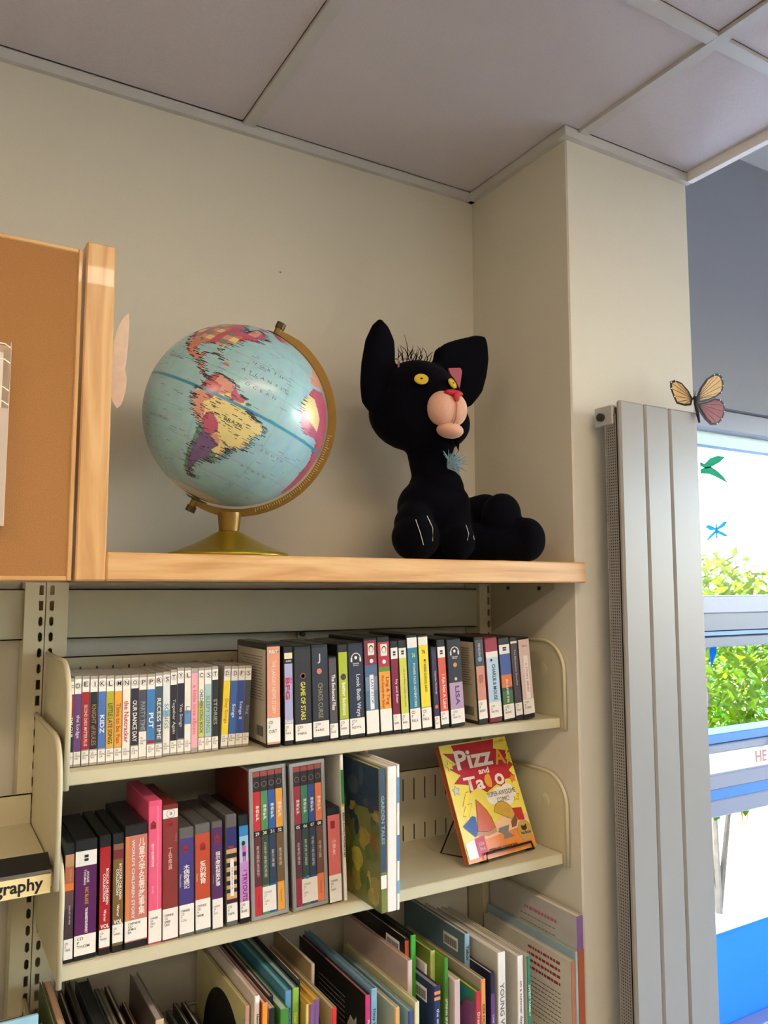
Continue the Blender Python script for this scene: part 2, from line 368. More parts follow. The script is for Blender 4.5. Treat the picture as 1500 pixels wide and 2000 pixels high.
# ------------------------------------------------------------------ outside
struct(bx('ground_outside', mat((232, 230, 232), .9, .05, 4), (-12, 20, .32, 20, ZF - .3, ZF - .12)))
struct(bx('dark_ground_outside', mat((84, 78, 72), .9, .2, 6), (XRR + .1, 20, -18, .32, ZF - .3, ZF - .12)))  # unseen ground, coloured dark to limit light bounced indoors
struct(bx('ground_under', mat((90, 88, 80), .9, .1, 4), (-12, XRR + .1, -18, .32, ZF - .3, ZF - .12)))
LEAF = [mat((84, 108, 8), .9, .5, 8, spec=0.0), mat((50, 96, 28), .9, .5, 8, spec=0.0), mat((84, 110, 40), .9, .5, 8, spec=0.0)]
def bush(label, c, rad, n, mi, name='garden_shrub', seed=1, ls=.05):
    rnd = random.Random(seed)
    t = thing(name, label, 'shrub', (c[0], c[1], ZF - .12), group='shrubs outside the window')
    st = MB(); h = c[2] - (ZF - .12)
    for k in range(5):
        a = rnd.uniform(0, 6.28); q = rnd.uniform(.2, .7)
        st.tube([(0, 0, 0), (math.cos(a) * rad[0] * q * .4, math.sin(a) * rad[1] * q * .4, h * .6), (math.cos(a) * rad[0] * q, math.sin(a) * rad[1] * q, h + rad[2] * .6)], [.018, .012, .004], 6)
    st.build('branches', mat((110, 92, 66), .8, .2, 20), t)
    f = MB()
    for k in range(n):
        while True:
            p = Vector((rnd.uniform(-1, 1), rnd.uniform(-1, 1), rnd.uniform(-1, 1)))
            if .25 < p.length < 1: break
        p = Vector((p.x * rad[0], p.y * rad[1], p.z * rad[2] + h))
        e = Euler((rnd.uniform(-1, 1), rnd.uniform(-1, 1), rnd.uniform(0, 6.28))).to_matrix(); s = ls * rnd.uniform(.6, 1.3)
        f.add([p + e @ Vector(q) * s for q in ((0, 0, 0), (.5, .22, .06), (1, 0, 0), (.5, -.22, .06))], [(0, 3, 2), (0, 2, 1)])
    o = f.build('foliage', LEAF[mi], t); o['kind'] = 'stuff'
    return t
bush('yellow green leafy shrub nearest the window outside', (3.35, 1.25, -.62), (.66, .4, .68), 3600, 0, seed=3, ls=.07)
bush('darker green shrub behind the nearest one outside', (4.6, 2.0, -.78), (.8, .5, .75), 2800, 1, seed=4, ls=.07)
bush('pale green tall shrub farthest from the window outside', (5.6, 3.2, -.62), (1.3, .7, .78), 2600, 2, seed=5, ls=.08)
# ------------------------------------------------------------------ radiator
rd = thing('radiator', 'tall white flat panel radiator fixed to the pier beside the window', 'radiator', (.961, -.40, ZF + .12))
RT, RH = .2138, .2138 - (ZF + .12)
for a, b in ((0, .0685), (.0705, .1400), (.1420, .2270)):
    MB().cbox(a, b, 0, .012, 0, RH, b=.004).build('panel', RADM, rd)
g = MB(); g.box(.004, .222, .014, .040, .01, RH - .012); g.build('convector', mat((60, 58, 56), .7, .02, 30), rd)  # dark colour puts shade into the gaps between the panels
# perforated left grille, one mesh of frame strips with square holes
g = MB(); NY, NZ = 5, 300; z0, z1 = .02, RH - .026; y0, y1 = .013, .040
dz = (z1 - z0) / NZ; dy = (y1 - y0) / NY
for i in range(NZ + 1):
    z = z0 + dz * i; g.quad((.0, y0, z - dz * .24), (.0, y1, z - dz * .24), (.0, y1, z + dz * .24), (.0, y0, z + dz * .24))
for j in range(NY + 1):
    y = y0 + dy * j; g.quad((.0003, y - dy * .24, z0), (.0003, y + dy * .24, z0), (.0003, y + dy * .24, z1), (.0003, y - dy * .24, z1))
gr = g.build('side_grille', RADM, rd)
bx('grille_backing', mat((70, 68, 66), .8, .02, 30), (.0032, .0036, y0, y1, z0, z1), rd)
bk = MB(); bk.cbox(-.002, .010, .018, .066, RH - .045, RH - .006, b=.002); bk.build('bracket', mat((180, 178, 174), .4, .02, 30), rd)
MB().tube([(-.010, .045, RH - .028), (.002, .045, RH - .028)], .008, 10).build('valve', DARK, rd)

# ------------------------------------------------------------------ butterflies
def wing_pts(tip, root, wide, n=10, side=1):
    tip, root = Vector(tip), Vector(root); d = tip - root; w = Vector((-d.y, d.x)) * wide * side
    L, Rr = [], []
    for i in range(n + 1):
        t = i / n; a = math.sin(math.pi * min(1, t * .98 + .02) ** .8) ** .7
        L.append(root + d * t + w * a * .5); Rr.append(root + d * t - w * a * .5)
    return L + Rr[::-1]
def butterfly(name, label, loc, rot, wings, colors, edge, body):
    t = thing(name, label, 'butterfly', loc, rot)
    for (pts, ci, yaw) in wings:
        c = sum((Vector(p) for p in pts), Vector((0, 0))) / len(pts)
        M = Matrix.Rotation(yaw, 3, 'Z')
        def tr(p, y): v = M @ Vector((p[0], y, p[1])); return v
        o = MB(); n = len(pts)
        vs = [tr(p, 0) for p in pts] + [tr(p, .0012) for p in pts]
        o.add(vs, [tuple(range(n)), tuple(range(2 * n - 1, n - 1, -1))] + [(i, (i + 1) % n, (i + 1) % n + n, i + n) for i in range(n)])
        w = o.build('wing', edge, t)
        i_ = MB(); ins = [Vector(p) + (c - Vector(p)) * .16 for p in pts]
        i_.add([tr(p, -.0006) for p in ins], [tuple(range(n))]); i_.build('wing_panel', colors[ci], w)
        vg = MB()
        root = Vector(pts[0])
        for k in range(2, n - 1, 1):
            q = Vector(ins[k]); d = (q - root).normalized(); pw = Vector((-d.y, d.x)) * .0007
            vg.add([tr(root + pw, -.0010), tr(root - pw, -.0010), tr(q - pw * .6, -.0010), tr(q + pw * .6, -.0010)], [(0, 1, 2, 3)])
        vg.build('vein', edge, w)
        sp = MB()
        for k in range(n // 3, 2 * n // 3 + 1):
            q = Vector(pts[k]) + (c - Vector(pts[k])) * .08
            sp.add([tr(q + Vector((.0016 * math.cos(a), .0016 * math.sin(a))), -.0012) for a in [j * 1.0472 for j in range(6)]], [tuple(range(6))])
        sp.build('edge_spot', WHITE, w)
    if body:
        b = MB(); b.tube([body[0], ((body[0][0] + body[1][0]) / 2, -.002, (body[0][1 + 1] + body[1][2]) / 2), body[1]], [.0035, .0042, .002], 8)
        b.build('body', edge, t, True)
        a = MB()
        for s in (-1, 1): a.tube([body[0], (body[0][0] + s * .004, -.003, body[0][2] + .012)], .0006, 5)
        a.build('antenna', edge, t)
    return t
BFE = mat((34, 28, 34), .5, .05, 60)
bcol = [mat((222, 184, 120), .5, .12, 60), mat((150, 78, 84), .5, .12, 60)]
bw = [([(0, .045), (.012, .070), (.030, .092), (.050, .105), (.064, .107), (.072, .098), (.074, .082), (.068, .066), (.050, .054), (.025, .043), (.006, .038)], 0, -0.12),
      ([(.004, .036), (.025, .042), (.048, .052), (.064, .052), (.074, .042), (.074, .026), (.066, .008), (.052, -.004), (.036, -.006), (.022, .004), (.010, .018)], 1, -0.12),
      ([(-.006, .045), (-.014, .062), (-.028, .078), (-.042, .084), (-.052, .080), (-.052, .066), (-.046, .048), (-.040, .034), (-.022, .030), (-.010, .032)], 0, -0.35)]
bw = [([(p[0] * 1.08, p[1]) for p in w_], c_, y_) for w_, c_, y_ in bw]
butterfly('paper_butterfly', 'orange and pink paper monarch butterfly perched on top of the radiator', (1.178, -.405, .1945), (0, 0, 0), bw, bcol, BFE, ((-.006, -.002, .050), (.006, -.002, -.004)))
pale = mat((222, 192, 166), .6, .06, 80)
pb = thing('pale_butterfly', 'pale pink paper butterfly stuck to the side of the wooden post', 'butterfly', (.0275, -.322, .160))
MB().prism([(0, -.01), (.004, .03), (.010, .060), (.018, .078), (.026, .088), (.027, .070), (.026, .040), (.024, .010), (.020, -.002), (.006, -.012)], 1, .004, .0055).build('wing', pale, pb)
MB().prism([(0, -.006), (.010, -.004), (.022, .000), (.025, -.012), (.023, -.032), (.018, -.050), (.012, -.056), (.006, -.048), (.001, -.030)], 1, -.002, -.0005).build('wing', mat((216, 184, 158), .6, .06, 80), pb)
MB().tube([(.001, 0, .02), (.0012, .001, -.02), (.0005, 0, -.075)], [.002, .0025, .0012], 6).build('body', DARK, pb)

# ------------------------------------------------------------------ wooden ledge, post and bulletin board
YBD, ZB, TB = -.35, -.1003, .039
led = tag(MB().cbox(.0272, .9115, YBD, -.030, ZB - TB, ZB, b=.0025).build('wood_ledge', WOODX), 'long maple wood ledge above the book shelves carrying the globe', 'ledge')
bkt = MB(); bkt.prism([(-.06, ZB - TB - .0005), (-.26, ZB - TB - .0005), (-.26, ZB - TB - .012), (-.06, ZB - TB - .105)], 0, .909, .9112)
br = tag(bkt.build('ledge_bracket', STEELD), 'triangular grey steel bracket under the right end of the wood ledge', 'bracket')
for yy in (-.12, -.22): MB().tube([(-.0 + .906, yy, ZB - TB - .010), (.909, yy, ZB - TB - .010)], .004, 8).build('screw', DARK, br)
post = tag(MB().cbox(-.0122, .0268, YBD, -.30, ZB - TB, .3277, b=.002).build('wood_post', WOODZ), 'upright maple wood post at the left end of the ledge', 'post')
cb = thing('bulletin_board', 'cork bulletin board with thin maple edge left of the wooden post', 'bulletin board', (-.0165, -.347, ZB - TB))
H_ = .315 + .1393; Wd = .80
bx('cork', CORK, (-Wd + .006, -.006, 0, .020, .006, H_ - .006), cb)
for nm, b in (('edge_strip', (-.006, 0, -.0015, .022, 0, H_)), ('edge_strip', (-Wd, -Wd + .006, -.0015, .022, 0, H_)), ('edge_strip', (-Wd + .006, -.006, -.0015, .022, H_ - .006, H_)), ('edge_strip', (-Wd + .006, -.006, -.0015, .022, 0, .006))):
    bx(nm, WOODZ if b[1] - b[0] < .01 else WOODX, b, cb, .0012)
# clear brochure holder on the cork
ph = thing('brochure_holder', 'clear plastic brochure holder with white paper on the cork board', 'holder', (-.300, -.352, -.072))
CL = glass_mat((.95, .92, .88), .40, .45)
for n__ in CL.node_tree.nodes:
    if n__.type == 'BSDF_GLOSSY': n__.inputs[0].default_value = (.86, .78, .70, 1); n__.inputs['Roughness'].default_value = .75
g = MB(); g.cbox(0, .198, -.0012, 0, 0, .236, b=.001); g.cbox(.1965, .198, -.020, 0, 0, .236, b=.0006); g.cbox(0, .0015, -.020, 0, 0, .236, b=.0006); g.cbox(0, .198, -.0205, -.019, 0, .150, b=.0006); g.box(0, .198, -.019, 0, 0, .0015)
g.build('clear_shell', CL, ph)
bx('paper_sheet', PAPER, (.006, .190, -.0065, -.003, .003, .225), ph)
rb = MB()
for z in (.232, .212, .176, .158): rb.tube([(0, -.0215, z), (.15, -.0225, z + .002), (.19, -.0222, z), (.1975, -.019, z - .004)], .0008, 6)
rb.build('rib_highlight', mat((250, 246, 236), .2, .02, 40), ph)  # white highlights of the clear plastic drawn as ribs
# small nail hole mark in the wall
tag(MB().ell((.4202, -.0015, .4968), (.003, .0015, .0012), 10).build('wall_anchor', mat((130, 118, 104), .6, .1, 60)), 'tiny dark wall anchor in the plain wall above the globe', 'anchor')

# ------------------------------------------------------------------ shelving: uprights, rails, shelves
YU = -.0563
def upright(x0, x1, slot, label):
    t = thing('shelf_upright', label, 'upright', (0, 0, 0), group='slotted steel uprights')
    g = MB(); pitch = .0254; ztop = ZB - TB - .0005; k = 0; z = ztop
    hw = .0033; hh = .0078
    while z > ZF + .05:
        zb = z - pitch; zm = (z + zb) / 2
        k += 1
        oval = (k % 6) not in (1, 2)
        c = .0028 if oval else .0003
        inn = [(slot - hw, zm - hh + c), (slot - hw + c, zm - hh), (slot + hw - c, zm - hh), (slot + hw, zm - hh + c), (slot + hw, zm + hh - c), (slot + hw - c, zm + hh), (slot - hw + c, zm + hh), (slot - hw, zm + hh - c)]
        out = [(x0, zm - hh + c), (x0, zb), (x1, zb), (x1, zm - hh + c), (x1, zm + hh - c), (x1, z), (x0, z), (x0, zm + hh - c)]
        vs = [(p[0], YU, p[1]) for p in inn + out]; vs += [(p[0], YU + .002, p[1]) for p in inn]
        fs = [(i + 8, (i + 1) % 8 + 8, (i + 1) % 8, i) for i in range(8)] + [(i, (i + 1) % 8, (i + 1) % 8 + 16, i + 16) for i in range(8)]
        g.add(vs, fs); z = zb
    g.box(x0, x0 + .0015, YU + .0001, -.002, z, ztop); g.box(x1 - .0015, x1, YU + .0001, -.002, z, ztop)
    g.box(x0, x1, -.004, -.002, z, ztop)
    g.build('channel', STEEL, t)
    return t
upright(-.0400, -.0092, -.0155, 'slotted beige steel upright left of the seam at the corkboard side')
upright(-.0078, .0263, .0009, 'slotted beige steel upright right of the seam under the wood post')
upright(.8796, .9110, .9040, 'slotted beige steel upright in the corner by the pier')
def back_rail(x0, x1, label):
    g = MB(); z0, z1 = -.2335, -.1505
    g.box(x0, x1, -.045, -.043, z0, z1); g.box(x0, x1, -.045, -.005, z1 - .002, z1); g.box(x0, x1, -.045, -.005, z0, z0 + .002)
    t = thing('back_rail', label, 'rail', (0, 0, 0), group='steel rails under the ledge')
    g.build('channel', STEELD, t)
    return t
r1 = back_rail(.0265, .8794, 'wide grey steel rail between the uprights under the wood ledge')
back_rail(-.80, -.0402, 'wide grey steel rail behind the left shelf under the corkboard')
MB().cbox(.462, .482, -.012, -.004, -.249, -.2345, b=.001).build('bolt_plate', STEELD, r1)
MB().tube([(.472, -.018, -.240), (.472, -.010, -.240)], .005, 10).build('bolt', DARK, r1)

def slit_plate(g, a0, a1, b0, b1, cen, sw, iv, fn, rev=False):
    """2D plate with narrow slits; fn maps (a,b) to 3D"""
    def q(p0, p1, q0, q1):
        vs = [fn(p0, q0), fn(p1, q0), fn(p1, q1), fn(p0, q1)]; g.add(vs, [(0, 1, 2, 3) if not rev else (3, 2, 1, 0)])
    prev = a0
    for c in cen:
        q(prev, c - sw / 2, b0, b1); lo = b0
        for s0, s1 in iv: q(c - sw / 2, c + sw / 2, lo, s0); lo = s1
        q(c - sw / 2, c + sw / 2, lo, b1); prev = c + sw / 2
    q(prev, a1, b0, b1)
def end_panel(t, x, z, side, yf, h, rear=-.06):
    """side panel of a shelf, rounded at the top front; outline in y,z"""
    rr = .058; pts = [(rear, z - .022), (rear, z + h)]
    for k in range(9):
        a = math.pi / 2 * (1 - k / 8); pts.append((yf + .002 + rr - rr * math.cos(a) * 1.0, z + h - rr + rr * math.sin(a)))
    pts.append((yf + .002, z - .022))
    e = MB().prism(pts, 0, x - .0008, x + .0008).build('end_panel', STEEL, t)
    MB().tube([(x, p[0], p[1]) for p in pts[1:]], .0038, 8, ref=(1, 0, 0)).build('rolled_rim', STEEL, e, True)
    g = MB(); g.ell((x + side * .0006, yf + .062, z + .090), (.0012, .013, .013), 20)
    g.build('round_boss', STEEL, e, True)
    return e
def shelf(label, x0, x1, z, yf, h, upst=.140, slots=True, x_left=True, x_right=True):
    t = thing('metal_shelf', label, 'shelf', (0, 0, 0), group='beige steel shelves')
    cen = [x0 + .022 + .0262 * k for k in range(int((x1 - x0 - .03) / .0262))]
    g = MB(); slit_plate(g, x0, x1, yf, YU - .004, cen if slots else [], .0016, [(yf + .040, yf + .075), (yf + .135, yf + .170)], lambda a, b: (a, b, z))
    g.box(x0, x1, yf + .001, YU - .004, z - .0185, z - .0165)
    g.build('deck', STEEL, t)
    MB().cbox(x0, x1, yf, yf + .012, z - .019, z + .0006, b=.0015).build('front_lip', STEEL, t)
    g = MB(); yb = YU - .0045
    slit_plate(g, x0, x1, z, z + upst, cen if slots else [], .0030, [(z + .002, z + .032), (z + .080, z + .123)], lambda a, b: (a, yb, b))
    g.box(x0, x1, yb, yb + .004, z + upst - .002, z + upst)
    g.build('back_stop', STEEL, t)
    bx('slit_shade', mat((88, 84, 70), .7, .02, 30), (x0, x1, YU - .001, YU - .0004, z, z + upst - .003), t)  # added sheet behind the slits, their shade put into its dark colour
    if x_left: end_panel(t, x0 - .0035, z, -1, yf - .012, h)
    if x_right: end_panel(t, x1 + .0028, z, -1, yf - .012, h)
    return t
YF, Z1, Z2, Z3, L_ = -.2769, -.4017, -.6587, -1.000, .905
shelf('upper beige steel shelf holding the small lettered cases', 0.0, L_, Z1, YF, .147)
shelf('middle beige steel shelf holding the comic book on its stand', 0.0, L_, Z2, YF, .147)
shelf('lowest beige steel shelf packed with picture books', 0.0, L_, Z3, -.345, .140, slots=False, x_left=False, x_right=False)
zl = -.5195
sl = shelf('left beige steel shelf with the black strip and the biography label', -.80, -.0195, zl, -.312, .168, upst=.046, slots=False, x_left=False)
st = MB(); st.prism([(-.316, zl + .001), (-.288, zl + .001), (-.276, zl + .0155), (-.280, zl + .0165), (-.314, zl + .004)], 0, -.80, -.022)
st.build('black_strip', BLACKP, sl)
lb = bx('label_strip', mat((236, 218, 160), .5, .02, 40), (-.80, -.0225, -.3145, -.3125, zl - .025, zl - .001), sl)
text('label_print', 'Biography', ink((20, 18, 16)), lb, (-.1145, -.0315, zl - .0235, zl - .003), at=-.3149, bold=.025)
shelf('lower left beige steel shelf below the biography shelf', -.80, -.0195, -.84, -.30, .052, upst=.03, slots=False, x_left=False)
bb = thing('blue_folder', 'shiny light blue plastic folder standing at the bottom left corner', 'folder', (-.30, -.310, -.84))
MB().cbox(0, .270, 0, .006, 0, .1445, b=.001).build('cover', mat((150, 196, 214), .12, .12, 18, coat=.6), bb)
bx('label_panel', mat((120, 170, 196), .2, .1, 20), (.02, .25, -.0006, 0, .005, .130), bb)
# ------------------------------------------------------------------ globe
GC = Vector((.2480, -.245, .1258)); GR = .1470
gl = thing('globe', 'classic desk globe with pale blue seas on a gold base', 'globe', (GC.x - .004, GC.y, ZB), (0, 0, R(-20)))
GOLD = mat((124, 92, 26), .36, .08, 40, metal=.5); GOLDB = mat((150, 128, 34), .30, .05, 30, metal=.6)
cz = GC.z - ZB + .004
TILT = R(24.5)
# base and stem
MB().lathe([(.0955, 0), (.0965, .003), (.0945, .0065), (.088, .008), (.060, .019), (.038, .030), (.024, .0385), (.017, .042)], (-.008, 0, 0), 56).build('base', GOLDB, gl, True)
MB().lathe([(.0150, .040), (.0158, .041), (.0185, .066), (.0185, .072)], (-.008, 0, 0), 40).build('stem', GOLD, gl)
# meridian arm: flat half ring in the local XZ plane
AR0, AR1 = GR + .0040, GR + .0170
def apt(a, r, y): return (math.sin(a) * r, y, cz + math.cos(a) * r)
arm = MB(); N = 72; A0, A1 = TILT, TILT + math.pi
ring = []
for i in range(N + 1):
    a = A0 + (A1 - A0) * i / N; k = min(1, i / 6, (N - i) / 6); r1 = AR0 + .008 + (AR1 - AR0 - .008) * k
    ring += [apt(a, AR0, -.004), apt(a, r1, -.004), apt(a, r1, .004), apt(a, AR0, .004)]
fs = []
for i in range(N):
    b = i * 4
    for k in range(4): fs.append((b + k, b + 4 + k, b + 4 + (k + 1) % 4, b + (k + 1) % 4))
fs += [(0, 1, 2, 3), (N * 4 + 3, N * 4 + 2, N * 4 + 1, N * 4)]
arm.add(ring, fs); ar = arm.build('meridian_arm', GOLD, gl)
tk = MB()
for i in range(46):
    a = R(100 + i * 1.5); l = .007 if i % 5 == 0 else .0045; w = R(.16)
    tk.add([apt(a - w, AR0 + .001, -.0044), apt(a + w, AR0 + .001, -.0044), apt(a + w, AR0 + .001 + l, -.0044), apt(a - w, AR0 + .001 + l, -.0044)], [(0, 1, 2, 3)])
tk.build('scale_mark', ink((220, 190, 110)), ar)
for a, s in ((A0, 1), (A1, -1)):
    k = MB(); d = Vector((math.sin(a), 0, math.cos(a))); p = Vector((0, 0, cz))
    k.tube([p + d * (GR - .002), p + d * (AR1 + .004)], .0062, 12); k.build('pivot', GOLD, ar)
    c = MB(); c.tube([p + d * (AR1 - .002), p + d * (AR1 + .008)], .008, 12); c.build('pivot_cap', mat((70, 52, 20), .4, .05, 30, metal=.4), ar)
    c = MB(); q = p + d * (GR + .001); c.tube([q, q + d * .003], [.020, .012], 24); c.build('pole_collar', mat((90, 88, 80), .4, .05, 30), ar)
# sphere with a printed map (colour attribute = flat print)
SA = [(-77,8),(-72,12),(-68,11.5),(-62,10.5),(-57,6),(-52,5),(-50,0),(-48,-1),(-44,-2.5),(-40,-3),(-35,-6),(-35,-9),(-39,-13),(-39,-18),(-41,-22),(-46,-24),(-48.5,-26),(-49,-29),(-53,-34),(-56.5,-36.5),(-57.5,-38),(-62,-39),(-65,-42),(-66,-46),(-69,-50),(-68,-53),(-65,-55),(-71,-55),(-75,-50),(-74,-42),(-73.5,-37),(-71.5,-30),(-70.5,-20),(-71.5,-17.5),(-76,-14),(-79,-8),(-81,-5),(-80,-1),(-78,2),(-77,6)]
NA = [(-77,8),(-80,7.5),(-83,8.5),(-86,11),(-88,13),(-94,16),(-100,17),(-105.5,20.5),(-107,24),(-112,30),(-114.5,31.5),(-112,27),(-109.5,23),(-112,24.5),(-115,29),(-117,32.5),(-122,37),(-124,43),(-124,48),(-130,54),(-140,60),(-152,59),(-165,60),(-165,68),(-156,71),(-130,70),(-110,68),(-95,68),(-94,60),(-92,57),(-82,55),(-80,51),(-78,55),(-77,62),(-70,60),(-65,58),(-60,54),(-56,52),(-66,50),(-64,47),(-60,46.5),(-66,44),(-70,43),(-74,40),(-76,36),(-81,31),(-80,25.5),(-82,29),(-90,29.5),(-97,27.5),(-97.5,22),(-95,18.5),(-91,19),(-90,21.5),(-87,21.5),(-88,16),(-84,15.5),(-83.5,11),(-80,9)]
GRN = [(-45,60),(-52,65),(-55,70),(-68,76),(-60,82),(-30,83),(-20,76),(-22,70),(-35,66),(-42,61)]
AF = [(-6,35),(-10,31),(-13,27),(-17,21),(-17,14),(-13,8),(-8,4.5),(4,6),(9,4),(9,-1),(13,-8),(12,-17),(18,-34),(28,-33),(40,-16),(50,12),(32,31),(10,37)]
EU = [(-9,37),(-9,43),(-2,43.5),(-4,48),(8,54),(10,58),(5,60),(15,68),(30,70),(40,60),(40,45),(20,40),(0,38)]
BAF = [(-62,66),(-70,62),(-78,65),(-88,71),(-80,74),(-68,70)]
CUBA = [(-85,22),(-80,22.3),(-75,20),(-77,21.7),(-82,23.2)]; HISP = [(-74,18.3),(-69,18.3),(-70,19.9),(-73,19.9)]
ARG = [(-70,-53),(-66,-56),(-55,-39),(-56,-36),(-58,-33),(-57.5,-30),(-54,-26),(-58,-24),(-62,-22),(-67,-22),(-69,-28),(-70,-34),(-71.5,-40),(-72,-50)]
CHI = [(-67,-18),(-67,-22),(-69,-28),(-70,-34),(-71.5,-40),(-72,-50),(-70,-56),(-80,-56),(-78,-30),(-73,-18)]
BOL = [(-69,-11),(-65,-10),(-60,-14),(-58,-19),(-62,-22),(-67,-22),(-69.5,-17.5)]
PAR = [(-62,-22),(-58,-19.5),(-54.5,-24),(-55,-27),(-58,-27)]
URU = [(-58,-30),(-53,-32),(-53,-36),(-59,-35)]
PER = [(-82,-3),(-75,0),(-70,-4),(-73,-7),(-70,-11),(-69,-17),(-73,-20),(-83,-8)]
COLB = [(-82,1),(-77,9),(-71,13),(-72,7),(-67,6),(-67,1),(-70,-4),(-75,0),(-79,1)]
VEN = [(-72,13),(-60,12),(-60,6),(-64,2),(-67,1),(-67,6),(-72,7)]
GUY = [(-60,9),(-51,6),(-52,2),(-59,1),(-61,5)]
MEX = [(-118,33),(-106,32),(-97,26),(-86,22),(-89,17),(-92,14),(-106,18)]
USA = [(-125,49),(-95,49),(-82,42),(-67,47),(-70,42),(-79,25),(-97,26),(-106,32),(-118,33)]
YEL = (222,206,140); SALM = (208,146,128); MAG = (186,84,112); PUR = (114,92,134); ORA = (204,124,104); RED = (186,86,94); GRE = (104,142,124); SEA = (148,186,192)
def inside(px, py, poly):
    r = False; n = len(poly); j = n - 1
    for i in range(n):
        xi, yi = poly[i]; xj, yj = poly[j]
        if (yi > py) != (yj > py) and px < (xj - xi) * (py - yi) / (yj - yi) + xi: r = not r
        j = i
    return r
def bb(poly): return (min(p[0] for p in poly), max(p[0] for p in poly), min(p[1] for p in poly), max(p[1] for p in poly))
LAND = [(SA, [(ARG, PUR), (CHI, GRE), (BOL, MAG), (PAR, SALM), (URU, GRE), (PER, SALM), (COLB, RED), (VEN, SALM), (GUY, MAG)], YEL),
        (NA, [(MEX, ORA), (USA, None)], MAG), (GRN, [], MAG), (BAF, [], PUR), (AF, [([(-18,28),(-5,28),(5,18),(5,10),(-18,16)], YEL), ([(-17,15),(-5,15),(0,4),(-14,4)], MAG)], MAG), (EU, [], SALM), (CUBA, [], RED), (HISP, [], ORA)]
LB = [(p, s, c, bb(p)) for p, s, c in LAND]
STATE = [RED, SALM, YEL, MAG, GRE, ORA]
def lcol(lo, la):
    for poly, subs, c, b in LB:
        if b[0] <= lo <= b[1] and b[2] <= la <= b[3] and inside(lo, la, poly):
            for sp, sc in subs:
                if inside(lo, la, sp):
                    if sc is None: return STATE[(int((lo + 130) // 6) * 7 + int((la) // 4.5) * 3) % 6]
                    return sc
            if c is MAG and poly is NA and la < 20: return STATE[int((lo + 130) // 4) % 6]
            if c is MAG and poly is NA and la > 49: return [MAG, PUR, SALM, MAG][int((lo + 130) // 9) % 4]
            return c
    if la < -68: return (205, 200, 180)
    return None
LON0, LON1, NLO, NLA = -150.0, 45.0, 420, 300
def sph(lo, la, r):
    lo, la = R(lo), R(la)
    return Vector((math.cos(la) * math.sin(lo), -math.cos(la) * math.cos(lo), math.sin(la))) * r
vs = []; cols = []
NB = 60
lons = [LON0 + (LON1 - LON0) * i / NLO for i in range(NLO + 1)] + [LON1 + (360 - (LON1 - LON0)) * i / NB for i in range(1, NB)]
NT = len(lons); GRID_MASK = []
for j in range(NLA + 1):
    la = -90 + 180 * j / NLA
    for lo in lons:
        vs.append(sph(lo, la, GR)); c = lcol(lo, la) if lo <= LON1 else None
        if c is None:
            c = SEA
            if lo <= LON1 and (abs((lo + 180) % 15) < .3 or abs((la + 90) % 15) < .3): c = (140, 172, 178)
            if abs(la) < .75: c = (54, 140, 172)
        elif abs(la) < .6: c = (54, 140, 172)
        cols.append(c)
fs = [(j * NT + i, j * NT + (i + 1) % NT, (j + 1) * NT + (i + 1) % NT, (j + 1) * NT + i) for j in range(NLA) for i in range(NT)]
me = bpy.data.meshes.new('ball'); me.from_pydata([tuple(v) for v in vs], [], fs)
at_ = me.color_attributes.new('map_print', 'FLOAT_COLOR', 'POINT'); flat = []
lc = {}
for c in cols:
    if c not in lc: lc[c] = lin(c) + (1,)
    flat += lc[c]
at_.data.foreach_set('color', flat); me.polygons.foreach_set('use_smooth', [True] * len(me.polygons))
gm = bpy.data.materials.new('printed_globe'); gm.use_nodes = True; nt = gm.node_tree; b = nt.nodes['Principled BSDF']
an = nt.nodes.new('ShaderNodeAttribute'); an.attribute_name = 'map_print'
nz = nt.nodes.new('ShaderNodeTexNoise'); nz.inputs['Scale'].default_value = 60; nz.inputs['Detail'].default_value = 6
tc = nt.nodes.new('ShaderNodeTexCoord'); mx = nt.nodes.new('ShaderNodeMix'); mx.data_type = 'RGBA'; mx.blend_type = 'OVERLAY'; mx.inputs[0].default_value = .22
nt.links.new(tc.outputs['Object'], nz.inputs['Vector']); nt.links.new(an.outputs['Color'], mx.inputs[6]); nt.links.new(nz.outputs['Color'], mx.inputs[7]); nt.links.new(mx.outputs[2], b.inputs['Base Color'])
b.inputs['Roughness'].default_value = .32; b.inputs['Coat Weight'].default_value = .35; b.inputs['Coat Roughness'].default_value = .18
me.materials.append(gm)
ball = bpy.data.objects.new('ball', me); COL.objects.link(ball); ball.parent = gl; ball.location = (0, 0, cz)
AX = Euler((R(5), 0, 0)).to_matrix(); cvec = Vector((0, 0, cz))
ar.rotation_euler = AX.to_euler(); ar.location = cvec - AX @ cvec
GROT = Euler((R(5), 0, 0)).to_matrix() @ Euler((0, TILT, 0)).to_matrix() @ Euler((0, 0, R(55.6))).to_matrix()
ball.rotation_euler = GROT.to_euler()
INK = ink((52, 56, 60))
def gfn(r): return lambda a, b: sph(a, b, r)
INKG = ink((98, 118, 124))
for s, rc in (('N  O  R  T  H', (-58, -36, 27, 28.8)), ('A  T  L  A  N  T  I  C', (-62, -30, 20, 21.8)), ('O  C  E  A  N', (-56, -36, 12.5, 14.3)), ('S  O  U  T  H', (-30, -12, -17.6, -16)), ('A  T  L  A  N', (-36, -14, -31.6, -30)),
              ('BRAZIL', (-58, -46, -11.0, -9)), ('SOUTH  PACIFIC', (-114, -92, -25, -23.4)), ('PACIFIC', (-116, -100, 12, 13.6))):
    text('map_lettering', s, INKG if s != 'BRAZIL' else INK, ball, rc, 'C', fn=gfn(GR + .0004), keep=False)
rnd = random.Random(11); st = MB()
